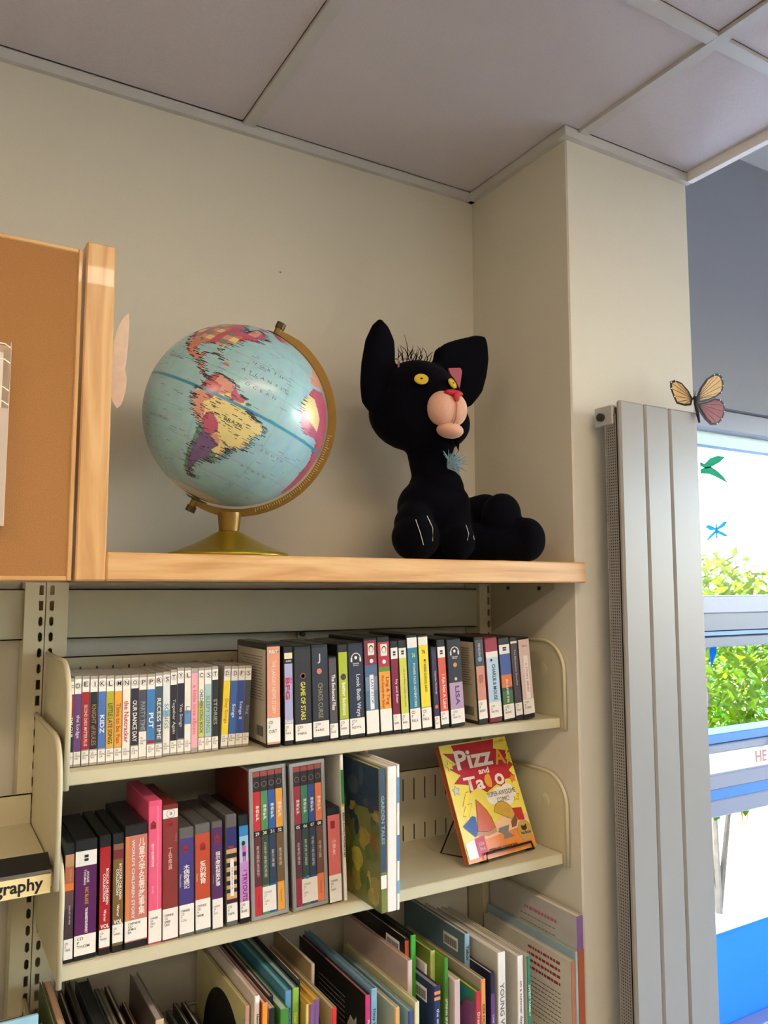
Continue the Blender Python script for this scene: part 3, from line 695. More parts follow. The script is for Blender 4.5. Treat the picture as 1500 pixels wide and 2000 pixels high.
def stroke(lo, la, ln, th=.22):
    n = 3; P = []
    for i in range(n + 1): P.append(sph(lo + ln * i / n, la - th, GR + .0003))
    for i in range(n, -1, -1): P.append(sph(lo + ln * i / n, la + th, GR + .0003))
    k = n + 1
    st.add(P, [(i, i + 1, 2 * k - 2 - i, 2 * k - 1 - i) for i in range(n)])
for poly, w in ((SA, 300), (NA, 230), (AF, 60), (CUBA, 20), (GRN, 25)):
    n = len(poly)
    for k in range(w):
        i = rnd.randrange(n); a, c = poly[i], poly[(i + 1) % n]; t = rnd.random()
        lo, la = a[0] + (c[0] - a[0]) * t, a[1] + (c[1] - a[1]) * t
        if la > 72: continue
        ln = rnd.uniform(1.5, 5) / max(.4, math.cos(R(la))); stroke(lo + rnd.uniform(-3, 1), la + rnd.uniform(-.6, .6), ln, rnd.uniform(.10, .22))
for k in range(150):
    la, lo = rnd.uniform(-33, 6), rnd.uniform(-76, -40)
    if inside(lo, la, SA): stroke(lo, la, rnd.uniform(1.2, 4), rnd.uniform(.08, .2))
for k in range(160):
    la, lo = rnd.uniform(-55, 48), rnd.uniform(-130, 0)
    if not inside(lo, la, SA) and not inside(lo, la, NA): stroke(lo, la, rnd.uniform(1.5, 6), .09)
so = st.build('map_names', INK, ball); so['kind'] = 'stuff'

# ------------------------------------------------------------------ plush cat
CB = mat((5, 5, 12), .95, .25, 500, sheen=.02, bump=.15, spec=.06)
PINK = mat((214, 164, 138), .9, .06, 300, sheen=.3, bump=.1)
ct = thing('plush_cat', 'black plush cat toy with yellow eyes sitting on the wood ledge', 'plush toy', (.69, -.20, ZB))
O = Vector((.69, -.20, ZB))
def rel(p): return Vector(p) - O
body = MB()
def cap(a, b, ra, rb, n=9):
    for i in range(n):
        t = i / (n - 1); p = Vector(a).lerp(Vector(b), t); r = ra + (rb - ra) * t; body.ell(rel(p), (r, r, r), 18)
body.ell(rel((.634, -.185, .2080)), (.090, .088, .086), 30)                    # head
body.ell(rel((.626, -.190, .186)), (.094, .080, .072), 26); body.ell(rel((.662, -.222, .165)), (.060, .058, .050), 24)                    # cheeks
cap((.650, -.190, .160), (.678, -.186, .062), .046, .047)                      # neck
body.ell(rel((.678, -.185, .040)), (.056, .056, .056), 24); body.ell(rel((.672, -.185, .008)), (.076, .062, .060), 24)
body.ell(rel((.682, -.178, -.030)), (.086, .074, .068), 28)
body.ell(rel((.655, -.178, -.055)), (.062, .064, .0445), 24)
cap((.644, -.185, .018), (.606, -.215, -.030), .030, .038)                     # near arm
body.ell(rel((.602, -.228, -.0560)), (.046, .044, .0440), 24)
cap((.705, -.215, .020), (.680, -.250, -.040), .026, .028)                     # far arm
body.ell(rel((.676, -.258, -.0620)), (.032, .034, .0380), 22)
cap((.700, -.215, -.060), (.752, -.275, -.064), .038, .034)                    # near leg
cap((.752, -.275, -.064), (.800, -.305, -.0660), .033, .034)
body.ell(rel((.803, -.306, -.0575)), (.037, .034, .0425), 22)
cap((.735, -.195, -.020), (.775, -.215, .004), .045, .034)                     # far leg, knee up
cap((.775, -.215, .004), (.775, -.262, -.030), .033, .031)
body.ell(rel((.766, -.276, -.012)), (.042, .031, .046), 22, rot=Euler((0, R(30), 0)).to_matrix())
def leafpad(pts, y0, thick, lean=0):
    """inflated flat pad from an outline in x,z at depth y0"""
    c = sum((Vector((p[0], 0, p[1])) for p in pts), Vector()) / len(pts); n = len(pts); V = []; rings = (1, .9, .7, .42)
    for sgn in (-1, 1):
        for k in rings:
            for p in pts:
                q = c + (Vector((p[0], 0, p[1])) - c) * k
                V.append(rel((q.x, y0 + lean * (q.x - c.x) + sgn * thick * math.sqrt(max(0, 1 - k * k)), q.z)))
        V.append(rel((c.x, y0 + sgn * thick, c.z)))
    F = []; m = len(rings); st_ = m * n + 1
    for s in (0, 1):
        o = s * st_
        for k in range(m - 1):
            for i in range(n):
                f = (o + k * n + i, o + k * n + (i + 1) % n, o + (k + 1) * n + (i + 1) % n, o + (k + 1) * n + i); F.append(f if s == 0 else f[::-1])
        for i in range(n):
            f = (o + (m - 1) * n + i, o + (m - 1) * n + (i + 1) % n, o + m * n); F.append(f if s == 0 else f[::-1])
    for i in range(n): F.append((i, i + st_, (i + 1) % n + st_, (i + 1) % n))
    body.add(V, F)
EAR1 = [(.5473, .3676), (.5644, .3544), (.5781, .3284), (.5800, .3012), (.5790, .2755), (.5740, .244), (.5630, .2172), (.5484, .1850), (.5220, .1780), (.5080, .1950), (.5041, .2309), (.5073, .2754), (.516, .3213), (.5304, .3516)]
leafpad(EAR1, -.190, .020)
EAR2 = [(.788, .366), (.793, .352), (.796, .318), (.790, .280), (.778, .244), (.752, .214), (.728, .202), (.700, .220), (.680, .250), (.655, .285), (.662, .318), (.690, .337), (.722, .350), (.765, .365)]
leafpad(EAR2, -.205, .020)
bo = body.build('body_src', CB)
rm = bo.modifiers.new('r', 'REMESH'); rm.mode = 'VOXEL'; rm.voxel_size = .0042; rm.use_smooth_shade = True
sm = bo.modifiers.new('s', 'SMOOTH'); sm.factor = .5; sm.iterations = 6
bpy.context.view_layer.update(); dg = bpy.context.evaluated_depsgraph_get()
bm_ = bpy.data.meshes.new_from_object(bo.evaluated_get(dg)); bpy.data.objects.remove(bo)
bm_.materials.clear(); bm_.materials.append(CB); bm_.polygons.foreach_set('use_smooth', [True] * len(bm_.polygons))
cbody = bpy.data.objects.new('body', bm_); COL.objects.link(cbody); cbody.parent = ct
# muzzle, chin, nose
mz = MB(); mz.ell(rel((.630, -.276, .1820)), (.0285, .027, .0325), 26); mz.ell(rel((.654, -.280, .1810)), (.0255, .025, .0315), 26)
mo = mz.build('muzzle', PINK, ct, True)
MB().tube([rel((.6415, -.3035, .205)), rel((.6425, -.3065, .185)), rel((.643, -.302, .160)), rel((.643, -.292, .149))], .0011, 6).build('muzzle_seam', mat((176, 120, 100), .9, .05, 60), mo)
MB().ell(rel((.648, -.276, .1425)), (.026, .024, .0145), 24, rot=Euler((0, R(6), 0)).to_matrix()).build('chin', PINK, ct, True)
RN = mat((186, 26, 40), .6, .05, 80)
n_ = MB(); n_.ell(rel((.6440, -.2935, .2085)), (.021, .010, .0068), 18); n_.ell(rel((.6450, -.3020, .2000)), (.0065, .0045, .0095), 14); n_.build('nose', RN, ct, True)
# eyes: flat ringed discs lying on the face
def eye(p, nrm, a, b, roll):
    nrm = Vector(nrm).normalized(); q = nrm.to_track_quat('-Y', 'Z').to_matrix(); p = rel(p)
    def disc(name, sa, sb, off, m, par):
        g = MB(); n = 26
        f = [p + nrm * off + q @ Vector((sa * math.cos(2 * math.pi * k / n), 0, sb * math.sin(2 * math.pi * k / n))) for k in range(n)]
        bk_ = [v - nrm * .003 for v in f]
        g.add(f + bk_, [tuple(range(n)), tuple(range(2 * n - 1, n - 1, -1))] + [(k, k + n, (k + 1) % n + n, (k + 1) % n) for k in range(n)])
        return g.build(name, m, par)
    e = disc('eye', a, b, .0035, mat((206, 176, 40), .6, .04, 80), ct)
    disc('iris', a * .86, b * .86, .0042, mat((214, 178, 24), .55, .06, 80), e)
    disc('pupil', a * .17, b * .17, .0050, BLACKP, e)
eye((.5915, -.2655, .2335), (-.40, -.88, .26), .0132, .0106, 0)
eye((.6585, -.2675, .2340), (.46, -.82, .34), .0142, .0100, 0)
ROSE = mat((170, 84, 96), .9, .08, 200, sheen=.2)
MB().prism([(.676, .292), (.704, .297), (.708, .290), (.703, .262), (.698, .245), (.690, .256)], 1, 0, .004).build('inner_ear', ROSE, ct).location = -O + Vector((.004, -.2285, -.015))
MB().tube([rel((.5785, -.205, .287)), rel((.5775, -.209, .270)), rel((.5700, -.209, .248))], [.0008, .0022, .0008], 6).build('inner_ear', ROSE, ct)
# tufts
def tuft(name, items, m):
    g = MB()
    for a, b, r in items:
        a, b = rel(a), rel(b); mid = a.lerp(b, .55) + Vector((0, -.003, .002)); g.tube([a, mid, b], [r, r * .7, .0003], 5)
    return g.build(name, m, ct)
rr_ = random.Random(5); hair = []
for k in range(34):
    x = .582 + .062 * k / 33; base = (x, -.205 + rr_.uniform(-.02, .02), .286 + .006 * math.sin(k)); hair.append((base, (x + rr_.uniform(-.018, .010), base[1] + rr_.uniform(-.01, .01), .286 + rr_.uniform(.002, .030) * (1 + .5 * (k % 9 == 4))), .0010))
ho = tuft('hair_tuft', hair, CB); ho['kind'] = 'stuff'
BT = mat((112, 142, 152), .9, .2, 200); chest = []
for k in range(70):
    a = rr_.uniform(-.9, 2.4); l = rr_.uniform(.012, .034); p = (.668 + rr_.uniform(-.006, .006), -.246, .082 + rr_.uniform(-.006, .006)); chest.append((p, (p[0] + math.cos(a) * l, p[1] - .010, p[2] + math.sin(a) * l), .0016))
ho = tuft('chest_tuft', chest, BT); ho['kind'] = 'stuff'
wh = []
for (x, y, z) in ((.588, -.215, .135), (.580, -.210, .140), (.655, -.262, .125), (.668, -.262, .122)):
    wh.append(((x, y, z + .016), (x + .006, y - .004, z - .016), .006))
tuft('chin_tuft', wh, CB)
th = mat((200, 196, 180), .8, .02, 40); sw = MB()
for pts in ([(.578, -.2660, -.026), (.584, -.2715, -.050), (.592, -.2700, -.072)], [(.604, -.2640, -.018), (.613, -.2690, -.040), (.612, -.2700, -.064)], [(.671, -.2920, -.034), (.674, -.2960, -.050), (.672, -.2940, -.062)], [(.693, -.2840, -.052), (.694, -.2860, -.060)]):
    sw.tube([rel(p) for p in pts], .0007, 5)
sw.build('claw_stitch', th, ct)
# ------------------------------------------------------------------ media cases on the shelves
def spine_case(label, x, y, z, w, h, d, lean, body, bands, sticker=None, call='', texts=(), discs=(), ins=.0012, name='audiobook_case', group='cases on the shelves', cat='case', chamfer=.0016, side=None):
    """a plastic case seen spine first. bands: (t0,t1,rgb) up the spine; sticker: (t0,t1); texts: (str,mode,a0,a1,t0,t1,rgb[,bold])"""
    piv = 0 if lean <= 0 else w
    t = thing(name, label, cat, (x + piv, y, z), (0, R(lean), 0), group)
    a0 = -piv
    c = MB().cbox(a0, a0 + w, 0, d, 0, h, b=chamfer).build('case_shell', body, t)
    if bands:
        g = MB(); ms = []
        for t0, t1, rgb in bands:
            ms.append(mat(rgb, .3, .04, 90)); g.box(a0 + ins, a0 + w - ins, -.0004, .0002, t0 * h, t1 * h, len(ms) - 1)
        g.build('spine_insert', ms, t)
    if side:
        bx('side_insert', mat(side, .35, .05, 90), (a0 - .0003, a0, .004, d - .006, .006, h - .010), t)
        g = MB()
        for k in range(16): g.box(a0 - .0005, a0 - .0003, .016 + (k % 3) * .002, d - .018 - (k * 7 % 5) * .006, h * .86 - k * h * .028, h * .86 - k * h * .028 + .0012)
        g.build('side_print', ink((120, 112, 100)), t)
        g = MB()
        for k in range(18): g.box(a0 - .0005, a0 - .0003, .014 + k * .0016, .014 + k * .0016 + .0005 + .0005 * (k % 3 == 0), h * .09, h * .19)
        g.build('barcode', ink((40, 38, 36)), t)
    for cx, ct_, r, rgb in discs:
        g = MB(); n = 18; g.add([(a0 + cx * w + r * math.cos(2 * math.pi * k / n), -.0007, ct_ * h + r * math.sin(2 * math.pi * k / n)) for k in range(n)], [tuple(range(n))])
        g.build('emblem', ink(rgb), t)
    for tx in texts:
        s, mode, b0, b1, t0, t1, rgb = tx[:7]
        text('title', s, ink(rgb), t, (a0 + b0 * w, a0 + b1 * w, t0 * h, t1 * h), at=-.0009, mode=mode, bold=(tx[7] if len(tx) > 7 else .015), gap=.95, keep=not (len(tx) > 7 and tx[7] >= .03))
    if sticker:
        l = bx('call_label', PAPER, (a0 + ins * .8, a0 + w - ins * .8, -.0008, .0002, sticker[0] * h, sticker[1] * h), t)
        if call:
            sh = sticker[1] - sticker[0]
            text('call_print', call, ink((70, 66, 62)), l, (a0 + w * .14, a0 + w * (.70 if w > .012 else .92), (sticker[0] + sh * .36) * h, (sticker[1] - sh * .10) * h), at=-.0011, mode='l', bold=.01)
    return t
K = (30, 30, 34); WH = (238, 230, 216)
G1 = 'small disc cases on the upper shelf'; G2 = 'audiobook cases on the upper shelf'; G3 = 'audiobook cases on the middle shelf'
CDY = [(.0044,.0057),(.0106,.0096),(.0210,.0102),(.0319,.0106),(.0434,.0104),(.0543,.0111),(.0660,.0107),(.0772,.0113),(.0893,.0111),(.1009,.0112),(.1127,.0117),(.1250,.0105),(.1388,.0108),(.1502,.0100),(.1608,.0104),(.1719,.0101),(.1824,.0106),(.1935,.0092),(.2033,.0112),(.2154,.0100),(.2324,.0113),(.2445,.0114),(.2565,.0113),(.2682,.0105)]
CDH = [.1236,.1269,.1263,.1256,.1256,.1250,.1244,.1244,.1243,.1240,.1240,.1253,.1252,.1278,.1300,.1297,.1282,.1286,.1285,.1295,.1279,.1272,.1270,.1268]
# letter, spine bands (bottom up), title colour, title text, label phrase
CDS = [('C', [(.17,.55,(28,26,28)),(.55,.82,(150,40,40))], WH, 'THE CLUB', 'narrow black and red disc case lettered C at the left end of the row'),
 ('D', [(.16,.80,(104,60,116))], (220,200,210), 'the Lodge', 'purple disc case lettered D'),
 ('E', [(.18,.82,(164,30,44))], (236,200,190), 'SECOND DADS MATTER PLUS', 'dark red disc case lettered E'),
 ('I', [(.18,.82,(34,32,34))], (160,120,84), 'KNIGHT of RULES', 'black disc case lettered I with brown title'),
 ('K', [(.18,.82,(74,112,184))], (230,226,220), 'KIDZ', 'sky blue disc case lettered K'),
 ('L', [(.18,.50,(214,170,48)),(.50,.82,(176,170,40))], (44,40,28), 'LITTLE LATE SONGS', 'olive yellow disc case lettered L'),
 ('M', [(.18,.82,(232,158,48))], (150,90,40), 'Time to be Fun', 'orange disc case lettered M'),
 ('N', [(.16,.84,(236,226,208))], (190,50,50), 'the Nutcracker', 'white disc case lettered N with red title'),
 ('O', [(.18,.84,(44,40,54))], WH, 'OUR DANCE DAY', 'dark navy disc case lettered O with white title'),
 ('P', [(.32,.82,(72,76,86))], (150,150,150), 'PARTY TIME', 'slate grey disc case lettered P with a tall white label'),
 ('P', [(.18,.22,(150,40,60)),(.22,.82,(58,124,180))], (240,236,230), 'PUT', 'bright blue disc case lettered P with a pink stripe'),
 ('R', [(.18,.84,(66,84,98))], (226,224,216), 'RECESS TIME', 'slate blue disc case lettered R'),
 ('S', [(.16,.46,(234,226,208)),(.46,.54,(150,186,200)),(.54,.86,(226,228,224))], (120,150,160), 'SONGS', 'white disc case lettered S with a pale blue band'),
 ('T', [(.17,.82,(36,34,36))], (190,186,180), 'Together Again', 'black disc case lettered T in the middle of the row'),
 ('Y', [(.18,.82,(38,38,58))], (196,180,180), 'Yes Songs', 'dark indigo disc case lettered Y'),
 ('L', [(.08,.34,(234,228,214)),(.34,.50,(90,140,184)),(.50,.92,(234,226,210))], (120,110,110), 'LA', 'white disc case lettered L with a blue square'),
 ('', [(.06,.94,(236,168,172))], (220,110,130), 'a little love album', 'pale pink disc case without a letter'),
 ('C', [(.18,.60,(196,206,70)),(.60,.88,(234,230,206))], (60,70,110), 'CHILDREN SONG BOOK', 'white and lime disc case lettered C'),
 ('S', [(.18,.80,(166,196,190))], (110,140,136), 'SLEEPY SONGS', 'pale aqua disc case lettered S'),
 ('T', [(.17,.84,(34,36,38))], (170,164,154), 'STORIES', 'black disc case with a torn white top sticker beside the gap'),
 ('D', [(.16,.82,(240,214,36))], (206,120,50), 'Day Songs', 'bright yellow disc case lettered D leaning right'),
 ('D', [(.16,.82,(56,98,168))], (220,226,236), 'Songs', 'mid blue disc case lettered D leaning right'),
 ('F', [(.16,.82,(48,70,146))], (210,216,230), 'Songs II', 'royal blue disc case lettered F leaning right'),
 ('S', [(.16,.82,(62,62,66))], (150,150,150), 'Sing', 'charcoal disc case lettered S at the right end beside the peach case')]
CLEARC = mat((168, 160, 148), .18, .05, 40)
for i, ((x, w), h, (let, bands, tcl, ttl, lab)) in enumerate(zip(CDY, CDH, CDS)):
    y = -.252 if i < 12 else (-.242 if i < 20 else -.232)
    lean = -1.0 if i < 20 else 1.9
    bands = list(bands)
    top = bands[-1][1]
    if let: bands.append((top, .965, (240, 234, 222)))
    tx = [(ttl, 'd', .22, .80, max(bands[0][0], .20) + .02, top - .14, tcl)]
    if let:
        off = .0 if i % 3 else .1
        tx.append((let, 'h', .25 + off, .75 + off, .885 - (.02 if i == 1 else 0), .935 - (.02 if i == 1 else 0), (40, 38, 36), .01))
    t = spine_case(lab, x, y, Z1 + .0008, w, h, .112, lean, CLEARC, bands, (.03, .165) if i not in (9, 16) else ((.04, .33) if i == 9 else None), ['CD\nJSONG\nLUR', 'CD\nJCKIDS\nPAR', 'CD\nJSONG\nKEY', 'CD\nJSOUN\nROL'][i % 4], tx, ins=.0004, name='disc_case', group=G1, cat='disc case', chamfer=.0006)
    if let and w > .007:
        a0 = 0 if lean <= 0 else -w
        g = MB(); n = 20; r0, r1 = w * .40, w * .44; cx = a0 + w * (.5 + (0 if i % 3 else .1)); czz = h * (.91 - (.02 if i == 1 else 0))
        V = []
        for k in range(n):
            c_, s_ = math.cos(2 * math.pi * k / n), math.sin(2 * math.pi * k / n)
            V += [(min(max(cx + r0 * c_, a0), a0 + w), -.0008, czz + r0 * s_), (min(max(cx + r1 * c_, a0), a0 + w), -.0008, czz + r1 * s_)]
        g.add(V, [(2 * k, 2 * k + 1, (2 * k + 3) % (2 * n), (2 * k + 2) % (2 * n)) for k in range(n)]); g.build('letter_ring', ink((150, 146, 138)), t)

DV = [(.2975,.0241,.1630),(.3282,.0162,.1582),(.3465,.0306,.1575),(.3784,.0305,.1592),(.4093,.0160,.1384),(.4277,.0185,.1584),(.4468,.0296,.1598),(.4789,.0256,.1667),(.5064,.0244,.1680),(.5322,.0159,.1605),(.5490,.0170,.1612),(.5674,.0226,.1698),(.5916,.0218,.1687),(.6184,.0123,.1470),(.6320,.0184,.1598),(.6544,.0315,.1591),(.7172,.0213,.1612),(.7427,.0300,.1589),(.7763,.0270,.1580),(.8054,.0180,.1585),(.8251,.0285,.1551)]
DL = [-1.1,-1.5,-1.6,-1.9,-2.0,-2.1,-2.2,-2.5,-2.8,-2.9,-3.0,-3.2,-3.4,-3.5,-3.5,-3.6,-3.8,-4.3,-4.8,-5.1,-5.2]
LWH = (232, 226, 214); MK = (24, 24, 26)
CHW = 'CD\nP\n'
DS = [
 dict(label='thick peach case with printed side standing beside the small disc cases', body=BLACKP, bands=[(.03,.97,(224,150,118))], st=(.05,.28), call=CHW+'CURT', side=(196,184,166), discs=[(.25,.92,.0028,(70,150,180)),(.5,.92,.0028,(220,90,80)),(.75,.92,.0028,(90,160,90))], texts=[('RBT','h',.18,.82,.905,.935,WH),('THE LANDRY NEWS STORY','d',.3,.7,.32,.84,(240,206,180))]),
 dict(label='lavender case titled BFG next to the peach case', body=BLACKP, bands=[(.20,.82,(166,164,196)),(.82,.87,MK),(.87,.93,(226,214,170))], st=(.05,.215), call=CHW+'DAHL', texts=[('BFG','d',.15,.62,.46,.68,(196,40,84),.03),('the','d',.66,.9,.60,.70,(196,40,84)),('AUDIO','h',.2,.8,.835,.857,WH),('Roald','h',.06,.94,.222,.262,WH)]),
 dict(label='black case titled GAME OF STARS in yellow', body=BLACKP, bands=[(.04,.96,(44,44,46))], st=(.035,.20), call=CHW+'PARK', discs=[(.5,.69,.0048,(150,84,84)),(.5,.69,.0034,(60,50,50))], texts=[('GAME OF STARS','d',.30,.68,.24,.63,(214,206,60),.02)]),
 dict(label='black case titled CHAOS CURSE with an orange circle', body=BLACKP, bands=[(.04,.96,(46,47,54))], st=(.055,.21), call=CHW+'PARK', discs=[(.45,.72,.0046,(206,116,96))], texts=[('CHAOS CURSE','d',.30,.68,.24,.60,(150,142,96),.01),('J','h',.36,.52,.80,.90,(200,200,196))]),
 dict(label='short grey case with white title tucked between taller black cases', body=BLACKP, bands=[(.04,.97,(80,74,76))], st=(.03,.20), call=CHW+'RUSS', texts=[('The Enchanted Files','d',.32,.74,.36,.78,WH,.02)]),
 dict(label='lime green case titled better buttons', body=BLACKP, bands=[(.21,.91,(168,184,34))], st=(.045,.205), call=CHW+'PARS', discs=[(.5,.65,.0052,(60,44,50))], texts=[('better buttons','d',.34,.74,.25,.59,WH,.02)]),
 dict(label='wide navy case with a white headphone emblem left of the maroon case', body=BLACKP, bands=[(.04,.97,(40,44,62))], st=(.04,.205), call=CHW+'REYN', texts=[('Look Both Ways','d',.42,.76,.22,.66,(206,208,214)),('Listening\nLibrary','h',.3,.7,.745,.785,WH)], head=(.5,.83)),
 dict(label='maroon and blue case with a white face sketch', body=BLACKP, bands=[(.04,.26,LWH),(.26,.46,(84,112,140)),(.46,.60,(112,138,160)),(.60,.72,(76,102,130)),(.72,.97,(132,42,60))], st=(.03,.255), call='', discs=[(.55,.76,.0036,WH)], texts=[('LAST STOP','d',.44,.62,.30,.60,(90,100,110))], white=(.36,.66,.27,.62), face=((.3,.78,.82,.94),(232,224,206))),
 dict(label='red and orange case titled Ling and Ting', body=BLACKP, bands=[(.04,.26,LWH),(.26,.64,(232,160,58)),(.64,.69,(100,140,50)),(.69,.94,(178,42,64))], st=(.035,.255), call='', discs=[(.5,.74,.0036,WH)], texts=[('Ling & Ting','d',.52,.86,.30,.58,(150,60,30)),('Not Exactly the Same!','d',.18,.44,.27,.60,(150,60,30))], face=((.25,.78,.80,.92),(232,224,206))),
 dict(label='narrow maroon case with a white top band', body=BLACKP, bands=[(.20,.80,(126,24,58)),(.80,.92,LWH)], st=(.04,.205), call=CHW+'BARR', texts=[('Ivy and Bean','d',.42,.78,.24,.66,(236,200,206))], mark=.86),
 dict(label='narrow yellow green case with magenta title', body=BLACKP, bands=[(.20,.80,(206,206,74)),(.80,.91,LWH)], st=(.04,.205), call=CHW+'BARR', texts=[('Ivy and Bean make the rules','d',.46,.70,.24,.72,(170,60,120))], mark=.86),
 dict(label='teal case with a white top band beside the yellow case', body=BLACKP, bands=[(.24,.86,(46,122,150)),(.86,.965,LWH)], st=(.02,.235), call=CHW+'PALA', texts=[('POWER PACK ADVENTURES','d',.46,.68,.25,.70,(226,222,180)),('26','h',.4,.72,.755,.81,(220,200,60))]),
 dict(label='bright yellow case with black title near the middle', body=BLACKP, bands=[(.24,.89,(234,214,44)),(.89,.975,LWH)], st=(.03,.235), call=CHW+'PALA', texts=[('MY WEIRD SCHOOL DAYS','d',.40,.74,.40,.74,(50,48,30)),('76','h',.32,.64,.78,.86,(40,40,30))]),
 dict(label='short dark purple case with white script', body=BLACKP, bands=[(.16,.95,(58,44,76))], st=(.01,.155), call=CHW+'PAT', discs=[(.5,.27,.0034,(216,110,50))], texts=[('Captain Nobody','d',.36,.72,.36,.76,(200,190,220))]),
 dict(label='red orange case with white top band', body=BLACKP, bands=[(.19,.79,(214,88,66)),(.79,.91,LWH)], st=(.045,.19), call=CHW+'PATS', texts=[('I Am Not A Label','d',.38,.78,.22,.60,(240,214,200))], mark=.85),
 dict(label='wide dark case with headphone emblem and purple figure', body=BLACKP, bands=[(.20,.50,(176,150,170)),(.50,.97,(40,42,50))], st=(.04,.20), call=CHW+'PATT', discs=[(.5,.70,.0042,(196,150,100)),(.5,.54,.0030,(214,176,140))], texts=[('Listening\nLibrary','h',.3,.7,.765,.80,WH),('LISA','d',.4,.7,.24,.46,(110,60,130),.03)], head=(.5,.85)),
 dict(label='case with a cream printed side showing a barcode', body=BLACKP, bands=[(.06,.26,LWH),(.26,.66,(206,140,118)),(.66,.96,(70,72,76))], st=(.06,.27), call=CHW+'ROW', side=(206,192,162), discs=[(.5,.74,.0048,(120,160,180))], texts=[('Dear\nSister','d',.3,.7,.40,.62,(110,60,50)),('PENGUIN','d',.36,.6,.78,.92,(190,190,190))]),
 dict(label='light blue case titled CHARLIE and MOUSE', body=mat((120, 34, 50), .35, .05, 40), bands=[(.06,.24,LWH),(.24,.76,(180,206,222)),(.76,.83,(236,224,216)),(.83,.97,(150,38,56))], st=(.06,.22), call='CD\nE\nSNYD', discs=[(.42,.73,.0026,(40,40,44))], texts=[('CHARLIE & MOUSE','d',.38,.74,.26,.68,(50,50,60))]),
 dict(label='case with blue orange and green sunset picture', body=BLACKP, bands=[(.20,.36,(66,110,58)),(.36,.40,(40,60,50)),(.40,.55,(222,120,50)),(.55,.80,(66,88,150)),(.80,.91,LWH)], st=(.03,.20), call=CHW+'RIVE', texts=[('the sunset tree','d',.36,.7,.22,.50,(226,226,210))], mark=.86),
 dict(label='dark brown narrow case second from the right end', body=BLACKP, bands=[(.20,.92,(72,60,66)),(.92,.945,LWH)], st=(.06,.205), call=CHW+'STEA', texts=[('The Mysterious Benedict','d',.36,.62,.36,.90,(196,186,186))]),
 dict(label='pale pink case at the right end by the shelf panel', body=BLACKP, bands=[(.06,.98,(216,190,178))], st=(.065,.24), call=CHW+'STEA', texts=[('A STORY SERIES','d',.47,.62,.28,.74,(170,90,110)),('TENTH','h',.28,.74,.885,.91,(150,110,110))], white=(.36,.72,.25,.78)),
]
def headset(t, w, h, cx, ct_, m):
    g = MB(); c = (cx * w, ct_ * h); r = min(.0085, w * .3)
    g.tube([(c[0] + r * math.cos(a), -.0012, c[1] + r * math.sin(a)) for a in [math.pi * k / 10 for k in range(11)]], .0008, 6)
    for s in (-1, 1): g.cbox(c[0] + s * r - .0016, c[0] + s * r + .0016, -.0016, -.0004, c[1] - .006, c[1] + .001, b=.0005)
    g.ell((c[0], -.0008, c[1] + .001), (.0028, .0006, .0028), 12)
    g.build('headphone_emblem', m, t)
def rect_on(t, name, w, h, rc, rgb, yy=-.0007):
    return bx(name, mat(rgb, .5, .03, 60), (rc[0] * w, rc[1] * w, yy, -.0003, rc[2] * h, rc[3] * h), t)
for (x, w, h), lean, d in zip(DV, DL, DS):
    t = spine_case(d['label'], x, -.264, Z1 + .0008, w, h, .135, lean, d['body'], d['bands'], d['st'], d['call'], d.get('texts', ()), d.get('discs', ()), group=G2, side=d.get('side'))
    if 'head' in d: headset(t, w, h, d['head'][0], d['head'][1], ink(WH))
    if 'white' in d: rect_on(t, 'title_plate', w, h, d['white'], (236, 228, 220))
    if 'mark' in d:
        rect_on(t, 'logo_mark', w, h, (.34, .66, d['mark'] - .022, d['mark'] + .022), (30, 30, 32))
        rect_on(t, 'logo_bar', w, h, (.34, .66, d['mark'] - .004, d['mark'] + .002), (230, 226, 216), -.0009)
    if 'face' in d:
        rect_on(t, 'portrait_panel', w, h, d['face'][0], d['face'][1])
        rc = d['face'][0]; g = MB(); cx, cz_ = (rc[0] + rc[1]) / 2 * w, (rc[2] + rc[3]) / 2 * h; n = 16
        V = []
        for k in range(n):
            a = 2 * math.pi * k / n; V += [(cx + .0036 * math.cos(a), -.0010, cz_ + .0048 * math.sin(a)), (cx + .0046 * math.cos(a), -.0010, cz_ + .0062 * math.sin(a) + .0008)]
        g.add(V, [(2 * k, 2 * k + 1, (2 * k + 3) % (2 * n), (2 * k + 2) % (2 * n)) for k in range(n)]); g.build('portrait_sketch', ink((50, 40, 40)), t)

